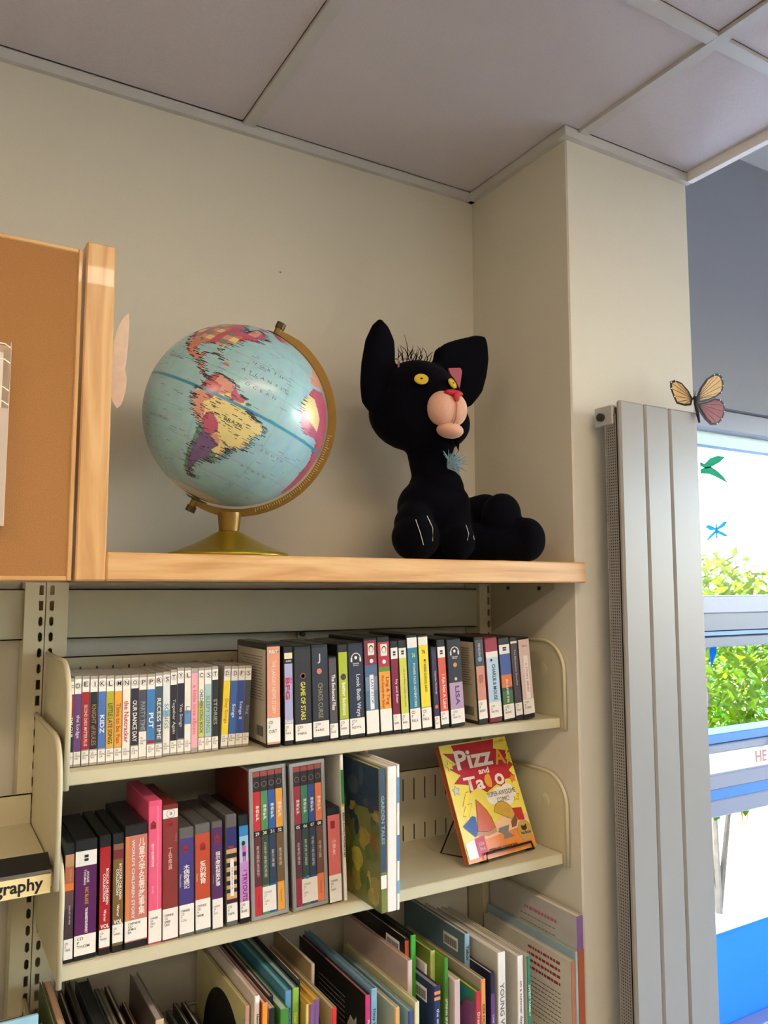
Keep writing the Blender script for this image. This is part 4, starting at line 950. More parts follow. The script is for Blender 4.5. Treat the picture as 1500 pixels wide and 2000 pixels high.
GREYC = mat((96, 94, 90), .35, .05, 40)
SEAL = (150, 30, 36)
M2 = [
 (.0034,.0128,.1595,-.8,dict(label='case with a fiery sunset picture at the left end of the middle shelf', body=BLACKP, bands=[(.20,.45,(66,48,56)),(.45,.60,(96,70,70)),(.60,.66,(226,120,40)),(.66,.80,(176,104,66)),(.80,.90,(190,140,100))], st=(.035,.20), call=CHW+'TARS', texts=[('JUBILEE OF FIRE','d',.44,.64,.22,.58,(200,190,180)),('TARSHIS','d',.5,.68,.66,.80,(210,150,130))])),
 (.0169,.0296,.1606,-1.0,dict(label='wide purple case with a white top band', body=BLACKP, bands=[(.20,.78,(88,26,84)),(.78,.905,LWH)], st=(.045,.21), call=CHW+'THOM', texts=[('ANGIE\nTHOMAS','d',.40,.64,.62,.75,WH),('NIC BLAKE','d',.40,.68,.46,.60,(196,150,40),.02),('THE MANIFESTOR PROPHECY','d',.48,.60,.22,.43,WH,.03)], mark=.845)),
 (.0495,.0156,.1622,-1.0,dict(label='narrow red case printed VOL beside the wide purple case', body=BLACKP, bands=[(.06,.90,(170,28,34))], st=(.07,.215), call=CHW+'WARN', texts=[('BOXCAR CHILDREN','d',.58,.80,.42,.72,WH,.02),('COLLECTION','d',.32,.54,.45,.68,WH,.02),('Warner','d',.4,.64,.28,.38,WH),('VOL','h',.14,.9,.225,.26,WH,.03)])),
 (.0674,.0154,.1625,-1.0,dict(label='narrow olive brown case printed VOL', body=BLACKP, bands=[(.06,.78,(120,92,44)),(.78,.86,(110,40,40)),(.86,.91,(130,90,70))], st=(.085,.235), call=CHW+'WARN', texts=[('BOXCAR CHILDREN','d',.58,.80,.44,.74,WH,.02),('COLLECTION','d',.32,.54,.48,.70,WH,.02),('Warner','d',.4,.64,.30,.40,WH),('VOL','h',.14,.9,.240,.275,WH,.03)])),
 (.0844,.0320,.1709,-1.2,dict(label='wide salmon case with large white Chinese title and orange edge', body=BLACKP, bands=[(.06,.91,(200,120,104))], st=(.07,.23), call='CHINESE\nCD\nJ398.2\nER', texts=[('儿童文学名著故事集','v',.60,.88,.25,.90,WH,.01),("WORLD'S CHILDREN STORY",'d',.30,.44,.24,.88,(214,210,200),.03)], stripe=(.04,.20,.06,.91,(214,130,66)))),
 (.1178,.0195,.2003,-1.3,dict(label='tall bright pink case rising above its neighbours', body=mat((226, 86, 120), .3, .04, 40), bands=[(.24,.965,(232,92,126))], st=(.015,.235), call='CHINESE\nCD\nJ398.2\nSHI', texts=[('格子的童话集','v',.20,.42,.52,.72,(250,200,206)),('冰心奖','v',.24,.38,.34,.42,(250,190,200))], stripe=(.66,.70,.24,.96,(250,170,186)), seal=(.34,.83))),
 (.1379,.0233,.1919,-1.4,dict(label='brown red case with a circled 3 sticker on top', body=mat((120, 40, 36), .35, .04, 40), bands=[(.24,.90,(134,50,44)),(.90,.965,LWH)], st=(.015,.235), call='CHINESE\nCD\nJ398.8\nLING', texts=[('丁伯命运','v',.36,.62,.50,.70,(226,180,160)),('3','h',.44,.60,.922,.945,(50,46,44),.01),('Treasury','d',.80,.90,.70,.80,(210,150,130))], seal=(.5,.865), circ=(.52,.933))),
 (.1624,.0227,.1555,-1.5,dict(label='indigo case with red seal and white Chinese title', body=GREYC, bands=[(.28,.90,(70,56,122))], st=(.035,.295), call='CHINESE\nCD\nP\nCOLL', texts=[('木偶奇遇记','v',.28,.70,.44,.66,WH,.01),('Pinocchio','d',.04,.16,.46,.58,(200,190,220))], seal=(.42,.81))),
 (.1866,.0236,.1576,-1.6,dict(label='orange red case with red seal and white Chinese title', body=GREYC, bands=[(.28,.91,(188,74,42))], st=(.04,.31), call='CHINESE\nCD\nP\nDEAM', texts=[('爱的教育','v',.30,.72,.45,.66,WH,.01),('Cuore','d',.08,.18,.47,.56,(240,200,180))], seal=(.5,.79))),
 (.2124,.0169,.1580,-1.7,dict(label='narrow violet case with white Chinese title', body=GREYC, bands=[(.27,.94,(84,42,92))], st=(.02,.285), call='CHINESE\nCD\nP\nDOYL', texts=[('福尔摩斯探案故事','v',.32,.78,.40,.72,WH,.01),('Conan Doyle','d',.06,.16,.38,.56,(200,180,200))], seal=(.5,.84))),
 (.2347,.0177,.1648,-1.8,dict(label='navy and tan striped case with a white title strip', body=GREYC, bands=[(.21,.245,(70,30,40)),(.245,.30,(206,160,104)),(.30,.335,(40,36,52)),(.335,.37,(206,160,104)),(.37,.41,(40,36,52)),(.41,.45,(206,160,104)),(.45,.49,(40,36,52)),(.49,.53,(206,160,104)),(.53,.57,(40,36,52)),(.57,.61,(206,160,104)),(.61,.65,(40,36,52)),(.65,.69,(206,160,104)),(.69,.885,(48,44,104))], st=(.05,.205), call=CHW+'PAPA', texts=[('THE STORY OF US','d',.46,.58,.30,.56,(90,90,90)),('NOLA','h',.2,.7,.70,.72,(200,50,60))], white=(.36,.68,.27,.60))),
 (.2558,.0158,.1622,-2.0,dict(label='blue and pink case titled TRYOUTS in magenta', body=BLACKP, bands=[(.20,.56,(190,140,196)),(.56,.68,(190,176,216)),(.68,.80,(140,196,226)),(.80,.895,(50,130,190))], st=(.055,.20), call=CHW+'BLEE', texts=[('TRYOUTS','d',.30,.78,.205,.46,(150,30,110),.03),('the','h',.4,.78,.475,.495,(150,30,110))], figure=True)),
]
for x, w, h, lean, d in M2:
    dep = .140
    t = spine_case(d['label'], x, -.270, Z2 + .0008, w, h, dep, lean, d['body'], d['bands'], d['st'], d['call'], d.get('texts', ()), (), group=G3, ins=.0008)
    if 'mark' in d:
        rect_on(t, 'logo_mark', w, h, (.42, .60, d['mark'] - .026, d['mark'] + .026), (30, 30, 32)); rect_on(t, 'logo_bar', w, h, (.42, .60, d['mark'] - .004, d['mark'] + .003), (230, 226, 216), -.0009)
    if 'stripe' in d: s_ = d['stripe']; rect_on(t, 'edge_stripe', w, h, s_[:4], s_[4])
    if 'white' in d: rect_on(t, 'title_plate', w, h, d['white'], (236, 228, 220))
    if 'seal' in d:
        cx, cc = d['seal']; s2 = .0040
        g = MB(); g.box(cx * w - s2, cx * w + s2, -.0008, -.0003, cc * h - .0055, cc * h + .002); g.prism([(cx * w - s2 * 1.1, cc * h + .002), (cx * w + s2 * 1.1, cc * h + .002), (cx * w, cc * h + .0065)], 1, -.0008, -.0003); g.build('publisher_seal', ink(SEAL), t)
        text('seal_print', '大館', ink((40, 20, 20)), t, (cx * w - .003, cx * w + .003, cc * h - .0048, cc * h + .001), at=-.0012)
    if 'circ' in d:
        cx, cc = d['circ']; g = MB(); n = 24; V = []
        for k in range(n):
            a = 2 * math.pi * k / n; V += [(cx * w + .0056 * math.cos(a), -.0008, cc * h + .0056 * math.sin(a)), (cx * w + .0062 * math.cos(a), -.0008, cc * h + .0062 * math.sin(a))]
        g.add(V, [(2 * k, 2 * k + 1, (2 * k + 3) % (2 * n), (2 * k + 2) % (2 * n)) for k in range(n)]); g.build('letter_ring', ink((110, 106, 100)), t)
    if 'figure' in d:
        g = MB(); g.ell((w * .45, -.0008, h * .735), (.0030, .0005, .0036), 14); g.build('figure_hair', ink((50, 30, 26)), t)
        bx('figure_shirt', ink((224, 90, 140)), (w * .36, w * .66, -.0010, -.0004, h * .655, h * .715), t); bx('figure_shorts', ink((40, 50, 110)), (w * .36, w * .68, -.0010, -.0004, h * .615, h * .655), t)
        for q in (.42, .58): bx('figure_leg', ink((150, 96, 70)), (w * q, w * (q + .07), -.0010, -.0004, h * .565, h * .615), t)
# boxed sets
def boxset(label, x, lean, sets, nums, side, sticker):
    w, h, d = .0618, .2290, .165
    t = thing('boxed_set', label, 'boxed set', (x, -.270, Z2 + .0008), (0, R(lean), 0), 'grey boxed sets on the middle shelf')
    GB = mat((150, 150, 146), .4, .04, 60); e = .006
    g = MB(); g.cbox(0, .0022, 0, d, 0, h, b=.0006); g.cbox(w - .0022, w, 0, d, 0, h, b=.0006); g.cbox(.0022, w - .0022, 0, d, 0, e, b=.0006); g.cbox(.0022, w - .0022, 0, d, h - e, h, b=.0006)
    g.cbox(.0022, e, 0, .003, e, h - e, b=.0004); g.cbox(w - e, w - .0022, 0, .003, e, h - e, b=.0004)
    g.build('slipcase', GB, t)
    bx('side_print', mat(side, .4, .05, 60), (-.0004, 0, .004, d - .004, .004, h - .004), t)
    bw_ = (w - 2 * e) / 4
    for i, (c1, n_) in enumerate(zip(sets, nums)):
        a = e + i * bw_; z0, z1 = e + .0005, h - e - .0005; H = z1 - z0
        dk = tuple(int(v * .35 + 28) for v in c1)
        b_ = MB().cbox(a + .0002, a + bw_ - .0002, .001, d - .006, z0, z1, b=.0006).build('set_volume', mat((60, 52, 50), .4, .04, 60), t)
        g = MB(); ms = []
        for t0, t1, c in ((0, .20, c1), (.20, .545, dk), (.545, .585, (20, 20, 22)), (.585, .86, c1), (.86, .965, (40, 34, 34)), (.965, 1, (150, 70, 60))):
            ms.append(mat(c, .35, .04, 80)); g.box(a + .0005, a + bw_ - .0005, .0006, .0012, z0 + t0 * H, z0 + t1 * H, len(ms) - 1)
        g.build('spine_print', ms, b_)
        text('volume_number', n_, ink(WH), b_, (a + bw_ * .25, a + bw_ * .75, z0 + .553 * H, z0 + .577 * H), at=.0003, bold=.02)
        text('series_title', '神奇树屋', ink(WH), b_, (a + bw_ * .32, a + bw_ * .78, z0 + .655 * H, z0 + .765 * H), at=.0003, mode='v', bold=.015)
        text('volume_title', ['夜法国的圣诞节', '万圣节前夜的黑熊', '夏日海啸', '雪冰奇缘', '忍者的秘密', '亚马孙大冒险', '冰原上的剑齿虎', '月球之旅'][i + (4 if n_ < '10' else 0)], ink((210, 204, 190)), b_, (a + bw_ * .32, a + bw_ * .70, z0 + .25 * H, z0 + .50 * H), at=.0003, mode='v')
        text('publisher_print', 'Magic House', ink(tuple(int(v * .5) for v in c1)), b_, (a + bw_ * .4, a + bw_ * .6, z0 + .03 * H, z0 + .17 * H), at=.0003, mode='d')
        n = 18; r = bw_ * .34; g = MB(); V = []
        for k in range(n):
            q = 2 * math.pi * k / n; V += [(a + bw_ / 2 + r * math.cos(q), .0003, z0 + .91 * H + r * math.sin(q)), (a + bw_ / 2 + r * .84 * math.cos(q), .0003, z0 + .91 * H + r * .84 * math.sin(q))]
        g.add(V, [(2 * k, (2 * k + 2) % (2 * n), (2 * k + 3) % (2 * n), 2 * k + 1) for k in range(n)]); g.build('series_emblem', ink((150, 130, 110)), b_)
    l = bx('call_label', PAPER, (sticker[0] * w, sticker[1] * w, -.0002, .0005, .010, .047), t)
    text('call_print', 'CHINESE\nCD\nP\nOSBO\n1-8', ink((110, 110, 110)), l, ((sticker[0] + .04) * w, (sticker[0] + .24) * w, .017, .043), at=-.0005, mode='l')
    return t
boxset('grey boxed set with a maroon side and yellow last volume', .2747, -2.3, [(196, 44, 52), (84, 140, 84), (50, 92, 160), (230, 160, 50)], ['29', '30', '31', '32'], (110, 34, 26), (.30, .66))
bs2 = boxset('grey boxed set with an orange last volume and blue dot', .3439, -2.5, [(156, 44, 62), (60, 130, 96), (46, 78, 140), (226, 120, 70)], ['05', '06', '07', '08'], (90, 88, 84), (.26, .70))
MB().ell((.026, -.0004, .049), (.0028, .0005, .0028), 12).build('blue_dot', ink((40, 130, 200)), bs2)
t = spine_case('short coral pink case right of the boxed sets', .4074, -.270, Z2 + .0008, .0230, .1514, .14, -2.4, BLACKP, [(.29, .92, (214, 110, 104))], (.015, .295), 'CHINESE\nCD\nP\nDENG', [('小学生', 'v', .34, .62, .50, .68, (250, 220, 214))], (), group=G3, ins=.0008)
rect_on(t, 'publisher_seal', .0230, .1514, (.24, .58, .78, .86), SEAL)
# ------------------------------------------------------------------ books
def book(label, x, y, z, w, h, d, lean, cover, spine, pages=(226, 214, 188), name='picture_book', group='picture books on the lowest shelf', spbands=None, sptext=None, lines=None, barcode=None, shapes=(), board=.0016, cat='book', hard=True, call=None):
    """spine faces the room (-Y); left board faces -X"""
    piv = 0 if lean <= 0 else w
    t = thing(name, label, cat, (x + piv, y, z), (0, R(lean), 0), group); a = -piv
    cm = mat(cover, .35, .06, 25, coat=.15); sm_ = mat(spine, .35, .05, 40)
    bo_ = min(board, w * .28)
    g = MB(); g.cbox(a, a + bo_, .0022, d, 0, h, b=.0005); g.cbox(a + w - bo_, a + w, .0022, d, 0, h, b=.0005)
    g.build('cover', cm, t)
    pi = .0028 if hard else .0004
    bx('pages', mat(pages, .8, .14, 900, stretch=(1, .02, 1)), (a + bo_ + .0001, a + w - bo_ - .0001, .0026, d - pi, pi, h - pi), t)
    s_ = MB().cbox(a, a + w, 0, .0024, 0, h, b=min(.0010, w * .2)).build('spine', sm_, t)
    if spbands:
        g = MB(); ms = []
        for z0, z1, c in spbands: ms.append(mat(c, .35, .04, 40)); g.box(a + .0002, a + w - .0002, -.0003, .0004, h - z1, h - z0, len(ms) - 1)
        g.build('spine_print', ms, s_)
    if sptext:
        s, z0, z1, c = sptext; text('spine_title', s, ink(c), s_, (a + w * .22, a + w * .78, h - z1, h - z0), at=-.0006, mode='d', bold=.02)
    if lines:
        for (ya, yb, za, n, st_, c, th) in lines:
            rn = random.Random(int(za * 1e4) + n); g = MB()
            for k in range(n):
                yy = yb; zz = h - za - k * st_
                cur = ya
                while cur < yb - .004:
                    l = rn.uniform(.004, .011); e = min(cur + l, yb - rn.uniform(0, .01)); 
                    if e > cur: g.box(a - .0003, a, cur, e, zz - th, zz)
                    cur = e + .0022
            g.build('cover_print', ink(c), t)
    if barcode:
        y0, z0 = barcode; l = bx('barcode_label', PAPER, (a - .0003, a, y0, y0 + .045, h - z0 - .022, h - z0), t); g = MB()
        for k in range(20): g.box(a - .0006, a - .0003, y0 + .004 + k * .0019, y0 + .004 + k * .0019 + (.0006 if k % 3 else .0012), h - z0 - .019, h - z0 - .005)
        g.build('bars', ink((60, 58, 56)), l)
    for nm, pts, c in shapes:
        MB().prism([(p[0], h - p[1]) for p in pts], 0, a - .0006, a - .00005).build(nm, ink(c), t)
    return t
G4 = 'picture books on the lowest shelf'; G5 = 'tall books on the middle shelf'
# tall books on the middle shelf
book('thin white and green paperback standing beside the coral case', .4348, -.270, Z2 + .0008, .0056, .2347, .17, -2.5, (232, 228, 214), (236, 232, 220), hard=False, group=G5, spbands=[(.025, .08, (60, 140, 80)), (.08, .084, (200, 180, 60))], sptext=('READ ALONG PHONICS SET', .09, .17, (60, 60, 60)))
t = book('glossy picture book with dark blue to green painted cover overhanging the shelf', .4607, -.345, Z2 + .0008, .0105, .2224, .225, -1.2, (108, 116, 62), (120, 128, 64), group=G5, spbands=[(.0, .16, (60, 80, 96)), (.165, .185, (236, 230, 216))], sptext=('GARDEN TALES', .03, .13, (150, 160, 160)))
# painted cover: patches of colour with their own shapes
rnp = random.Random(21)
pc = MB(); pm = [mat((44, 62, 84), .3, .2, 60), mat((70, 84, 96), .3, .2, 60), mat((150, 136, 60), .3, .2, 60), mat((126, 84, 44), .3, .2, 60), mat((176, 164, 70), .3, .2, 60), mat((86, 104, 50), .3, .2, 60)]
hq, dq = .2224, .225
def patch(cy, cz_, ry, rz, mi, lay):
    n = 14; pts = [(cy + ry * math.cos(2 * math.pi * k / n) * rnp.uniform(.8, 1.15), cz_ + rz * math.sin(2 * math.pi * k / n) * rnp.uniform(.8, 1.15)) for k in range(n)]
    pts = [(min(max(p[0], .003), dq - .001), min(max(p[1], .001), hq - .001)) for p in pts]
    pc.add([(-.00008 * lay - .0001, p[0], p[1]) for p in pts], [tuple(range(n))], mi)
pc.add([(-.0001, .003, hq - .001), (-.0001, dq, hq - .001), (-.0001, dq, hq * .62), (-.0001, .003, hq * .70)], [(0, 1, 2, 3)], 0)
for k in range(90):
    cz_ = rnp.uniform(.01, hq - .02); cy = rnp.uniform(.01, dq - .015); f_ = cz_ / hq
    mi = rnp.choice((0, 0, 1)) if f_ > .72 else (rnp.choice((5, 2, 3, 0, 1)) if f_ > .5 else (rnp.choice((2, 4, 3, 5)) if f_ > .25 else rnp.choice((4, 4, 5, 2))))
    patch(cy, cz_, rnp.uniform(.006, .022), rnp.uniform(.006, .020), mi, 1.5 + k * .02)
pc.build('cover_painting', pm, t)
t = book('white picture book with a barcode overhanging beside the painted one', .4719, -.345, Z2 + .0008, .0165, .2236, .225, 0, (226, 220, 210), (236, 230, 220), group=G5, barcode=(.012, .02))
book('thin white book with blue streaks at the right of the overhanging books', .4895, -.345, Z2 + .0008, .0048, .2253, .225, 0, (230, 230, 228), (232, 232, 230), group=G5, hard=False, spbands=[(.02, .06, (90, 150, 200)), (.11, .15, (70, 130, 190)), (.18, .20, (110, 170, 210))])
t = book('dark book with a reddish spine behind the overhanging white books', .4960, -.225, Z2 + .0008, .008, .2270, .150, 0, (60, 50, 48), (190, 90, 66), group=G5)
# wire stand with the comic book
st = thing('book_stand', 'black wire easel stand holding the comic on the middle shelf', 'book stand', (0, 0, Z2))
BLp, BRp = Vector((.6953, -.2591, 0)), Vector((.8725, -.2396, 0)); wv = (BRp - BLp); PW = wv.length; wx = wv.normalized(); nf = Vector((wx.y, -wx.x, 0))
LEAN = R(23); upv = -nf * math.sin(LEAN) + Vector((0, 0, 1)) * math.cos(LEAN); PH = .2135; nrm = wx.cross(upv) * -1
if nrm.dot(nf) < 0: nrm = -nrm
base = BLp + Vector((0, 0, .0105))
def bpnt(u, v, o=0): return base + wx * u + upv * v + nrm * o
g = MB()
back = -nrm * .0165
f0, f1 = bpnt(.040, -.003, .004), bpnt(PW - .012, -.003, .004)
g.tube([bpnt(.040, -.002, -.0150), bpnt(.040, -.0025, .005), bpnt(.042, .010, .006), bpnt(PW - .018, .010, .006), bpnt(PW - .015, -.0025, .005), bpnt(PW - .015, -.002, -.0150)], .0022, 8)
tl, tr_ = bpnt(.055, .130, -.0155), bpnt(PW - .030, .130, -.0155)
g.tube([bpnt(.040, -.002, -.0150), tl, tr_, bpnt(PW - .015, -.002, -.0150)], .0020, 8)
bl = Vector((.7016, -.1585, .0024))
g.tube([bpnt(.040, -.002, -.0150), Vector((bpnt(.040, 0).x + .006, bpnt(.040, 0).y + .020, .0024)), bl, tl], .0020, 8)
br2 = Vector((.8300, -.1300, .0024))
g.tube([bpnt(PW - .015, -.002, -.0150), Vector((bpnt(PW - .015, 0).x - .004, bpnt(PW - .015, 0).y + .025, .0024)), br2, tr_], .0020, 8)
g.build('wire_frame', WIRE, st, True)
pz = thing('comic_book', 'yellow and red Pizza and Taco comic book on a wire stand', 'comic book', tuple(base + Vector((0, 0, Z2))))
Mx = Matrix((wx, -nrm, upv)).transposed()      # local x right, y into book, z up
pz.rotation_euler = Mx.to_euler()
BT_ = .013
MB().cbox(0, PW, 0, .0018, 0, PH, b=.0006).build('front_cover', mat((240, 222, 92), .25, .04, 30, coat=.4), pz)
MB().cbox(0, PW, BT_ - .0018, BT_, 0, PH, b=.0006).build('back_cover', mat((196, 96, 40), .3, .04, 30), pz)
MB().cbox(0, .0016, .0018, BT_ - .0018, 0, PH, b=.0004).build('spine', mat((170, 70, 34), .3, .08, 30), pz)
bx('pages', mat((236, 226, 202), .8, .05, 400), (.0018, PW - .003, .0019, BT_ - .0019, .002, PH - .002), pz)
def cover_poly(name, pts, rgb, lay, out=None):
    P = [(p[0] * PW, p[1] * PH) for p in pts]
    if out:
        c = Vector((sum(p[0] for p in P) / len(P), sum(p[1] for p in P) / len(P)))
        E_ = [tuple(c + (Vector(p) - c) * (1 + out[1] / max(.002, (Vector(p) - c).length))) for p in P]
        MB().add([(p[0], -.00015 * lay, p[1]) for p in E_], [tuple(range(len(E_)))]).build(name + '_outline', ink(out[0]), pz)
        lay += .6
    return MB().add([(p[0], -.00015 * lay, p[1]) for p in P], [tuple(range(len(P)))]).build(name, mat(rgb, .3, .05, 60), pz)
def ngon(cx, cy, rx, ry, n=24, j=None):
    return [(cx + rx * math.cos(2 * math.pi * k / n) * (1 if not j or k % 2 else j), cy + ry * math.sin(2 * math.pi * k / n) * (1 if not j or k % 2 else j)) for k in range(n)]
INKK = (40, 30, 30)
cover_poly('gradient_panel', [(.005, .003), (.995, .003), (.985, .17), (.5, .21), (.02, .16)], (232, 140, 60), 1)
cover_poly('ground_panel', [(.30, .16), (.985, .20), (.985, .29), (.60, .31), (.30, .22)], (240, 196, 150), 1.5)
burst = [(.17, .985), (.80, .985), (.76, .90), (.99, .86), (.93, .78), (1.0, .73), (.90, .69), (.97, .62), (.80, .62), (.78, .55), (.66, .59), (.50, .54), (.40, .60), (.26, .56), (.28, .63), (.08, .66), (.20, .72), (.06, .79), (.18, .82), (.03, .93), (.20, .91)]
cover_poly('red_burst', [(min(max(p[0], .01), .99), p[1]) for p in burst], (190, 38, 56), 2, ((70, 14, 24), .001))
def star(cx, cy, r, rot=0): return [(cx + r * (1 if k % 2 == 0 else .45) * math.cos(rot + math.pi * k / 5), cy + r * .83 * (1 if k % 2 == 0 else .45) * math.sin(rot + math.pi * k / 5)) for k in range(10)]
for (cx, cy, r, rgb, ro) in ((.075, .815, .060, (246, 222, 60), .4), (.075, .60, .055, (206, 206, 200), .3), (.925, .615, .055, (236, 140, 50), .5), (.90, .455, .060, (246, 214, 40), .2)):
    cover_poly('star', star(cx, cy, r, ro), rgb, 4, (INKK, .0008))
for ox, oy, s in ((.08, .30, 1.0), (.90, .74, .62)):
    cover_poly('lightning_bolt', [(ox + s * a, oy + s * b) for a, b in ((.12, .27), (.16, .27), (.10, .17), (.16, .17), (.07, .06), (.10, .07), (.0, -.02), (.04, .08), (.0, .08), (.07, .16), (.03, .16))], (246, 214, 40), 4, (INKK, .0008))
text('cover_lettering', 'Pizz', ink((238, 230, 214)), pz, (.17 * PW, .71 * PW, .765 * PH, .935 * PH), at=-.0012, bold=.028)
text('cover_lettering', 'A', ink((232, 170, 60)), pz, (.735 * PW, .90 * PW, .755 * PH, .895 * PH), at=-.0012, bold=.028)
text('cover_lettering', 'and', ink((238, 230, 214)), pz, (.44 * PW, .62 * PW, .700 * PH, .752 * PH), at=-.0012, bold=.03)
text('cover_lettering', 'Ta', ink((238, 230, 214)), pz, (.20 * PW, .50 * PW, .570 * PH, .695 * PH), at=-.0012, bold=.028)
cover_poly('shell_letter', [(.56 + .075 * math.cos(a) * (1 if math.cos(a) < 0 else .35) + .02, .632 + .062 * math.sin(a)) for a in [2 * math.pi * k / 20 for k in range(20)]], (226, 160, 52), 7)
text('cover_lettering', 'o', ink((238, 230, 214)), pz, (.655 * PW, .80 * PW, .575 * PH, .680 * PH), at=-.0012, bold=.028)
for k, (cx, cy, rx, ry) in enumerate(((.56, .475, .09, .052), (.67, .50, .10, .06), (.80, .525, .09, .055), (.73, .44, .13, .055), (.86, .49, .06, .04))):
    cover_poly('speech_cloud', ngon(cx, cy, rx, ry), (240, 234, 220), 5 + k * .02)
text('cover_lettering', 'SUPER-AWESOME\nCOMIC!', ink((44, 40, 40)), pz, (.49 * PW, .91 * PW, .432 * PH, .53 * PH), at=-.0014, bold=0)
# plain food shapes where the cover picture stands
cover_poly('pizza_wedge', [(.31, .495), (.36, .455), (.42, .39), (.46, .32), (.48, .235), (.36, .215), (.225, .235), (.27, .36)], (206, 104, 62), 6, (INKK, .0008))
cover_poly('crust_strip', [(.21, .235), (.35, .213), (.485, .228), (.48, .195), (.35, .178), (.205, .20)], (196, 140, 84), 7.5)
cover_poly('shell_half', [(.66 + .15 * math.cos(a) * math.cos(-.5) - .11 * math.sin(a) * math.sin(-.5) * 1.0, .315 + .15 * math.cos(a) * math.sin(-.5) * .8 + .12 * math.sin(a) * math.cos(-.5)) for a in [math.pi * k / 20 - .05 for k in range(22)]], (204, 164, 60), 6, (INKK, .0008))
cover_poly('filling_strip', [(.72, .25), (.80, .30), (.82, .25), (.78, .205), (.71, .20)], (120, 84, 66), 7.5)
cover_poly('blue_cloth', [(.20, .37), (.245, .355), (.225, .24), (.21, .21), (.17, .195), (.04, .30)], (52, 84, 150), 5.5)
cover_poly('red_cloth', [(.79, .36), (.93, .35), (.93, .24), (.83, .25), (.80, .30)], (190, 50, 50), 5.5)
cover_poly('white_sticker', [(.012, .165), (.145, .185), (.145, .035), (.012, .03)], (236, 230, 220), 8)
cover_poly('red_sticker', [(.15, .185), (.285, .195), (.285, .045), (.15, .035)], (196, 40, 52), 8)
text('sticker_print', 'JGN\nSHA', ink((240, 210, 200)), pz, (.18 * PW, .26 * PW, .08 * PH, .15 * PH), at=-.0018)
cover_poly('gold_seal', ngon(.885, .155, .105, .088, 32), (196, 160, 84), 9)
text('seal_print', 'Vox Books', ink((60, 44, 20)), pz, (.81 * PW, .96 * PW, .118 * PH, .152 * PH), at=-.0022, bold=.02)
cover_poly('seal_mark', [(.84, .20), (.88, .19), (.92, .205), (.92, .165), (.88, .15), (.84, .165)], (60, 44, 20), 12)
text('author_print', 'STEPHEN SHASKAN', ink((80, 40, 20)), pz, (.30 * PW, .72 * PW, .045 * PH, .075 * PH), at=-.0012, bold=.02)
text('cover_lettering', 'VOX', ink((80, 60, 20)), pz, (.88 * PW, .955 * PW, .955 * PH, .972 * PH), at=-.0010)
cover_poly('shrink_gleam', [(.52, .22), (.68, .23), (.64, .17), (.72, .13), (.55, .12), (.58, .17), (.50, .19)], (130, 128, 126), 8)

# lowest shelf, left group (only tops show)
def low(label, x, w, ztop, yf, d, cover, spine, **k):
    return book(label, x, yf, Z3 + .0012, w, ztop - Z3 - .0012, d, k.pop('lean', 0), cover, spine, **k)
low('dark green book at the far left of the lowest shelf', .002, .0050, -.759, -.285, .21, (54, 76, 26), (60, 84, 30))
low('tan paperback pair edge next to the dark green book', .0085, .0100, -.761, -.285, .21, (196, 150, 108), (200, 160, 120), hard=False, pages=(226, 180, 138))
low('black book with pale page edge third from the left', .0300, .0060, -.779, -.290, .215, (22, 21, 22), (24, 24, 26))
low('taller black book fourth from the left', .0392, .0080, -.767, -.285, .21, (20, 20, 22), (26, 26, 28), pages=(60, 58, 54))
low('thin white edged booklet between two black books', .0500, .0032, -.787, -.290, .21, (214, 206, 184), (210, 204, 190), hard=False)
low('thick black book in the left group', .0552, .0190, -.770, -.285, .21, (20, 20, 22), (28, 28, 30), pages=(34, 34, 34))
low('first thin olive grey booklet in the left group', .0775, .0050, -.788, -.292, .21, (96, 92, 70), (110, 106, 84), hard=False, pages=(150, 144, 116))
low('second thin olive grey booklet in the left group', .0830, .0060, -.786, -.292, .21, (84, 82, 66), (96, 92, 76), hard=False, pages=(140, 134, 110))
low('third thin olive grey booklet in the left group', .0895, .0060, -.788, -.292, .21, (92, 88, 70), (104, 98, 80), hard=False, pages=(146, 138, 112))
low('dark book with red trim closing the left group', .0990, .0070, -.787, -.290, .21, (40, 34, 30), (130, 50, 36))
low('low black book before the red one', .1130, .0130, -.822, -.300, .22, (18, 18, 20), (24, 24, 26), pages=(40, 40, 40))
low('thin dark red booklet before the grey wrapped book', .1270, .0045, -.818, -.300, .22, (120, 34, 34), (150, 40, 40), hard=False)
low('thin yellow booklet before the grey wrapped book', .1322, .0036, -.824, -.300, .22, (214, 170, 60), (220, 180, 70), hard=False)
low('grey plastic wrapped book with a cream spine', .1420, .0125, -.783, -.232, .165, (112, 102, 98), (226, 210, 170), pages=(190, 180, 176))
low('low tan book right of the grey wrapped one', .1750, .0110, -.838, -.300, .22, (150, 122, 92), (160, 130, 100))
low('low slate book in the gap before the black disc cover', .2000, .0050, -.848, -.300, .22, (92, 106, 112), (100, 116, 122))
low('low dark green grey book in the gap before the black disc cover', .2110, .0060, -.840, -.300, .22, (62, 74, 70), (80, 90, 84))
low('low black book with cream edge before the black disc cover', .2250, .0070, -.842, -.300, .22, (30, 30, 32), (40, 40, 42))
low('low maroon book leaning before the black disc cover', .2400, .0060, -.862, -.300, .22, (84, 50, 60), (110, 70, 84))
n = 40
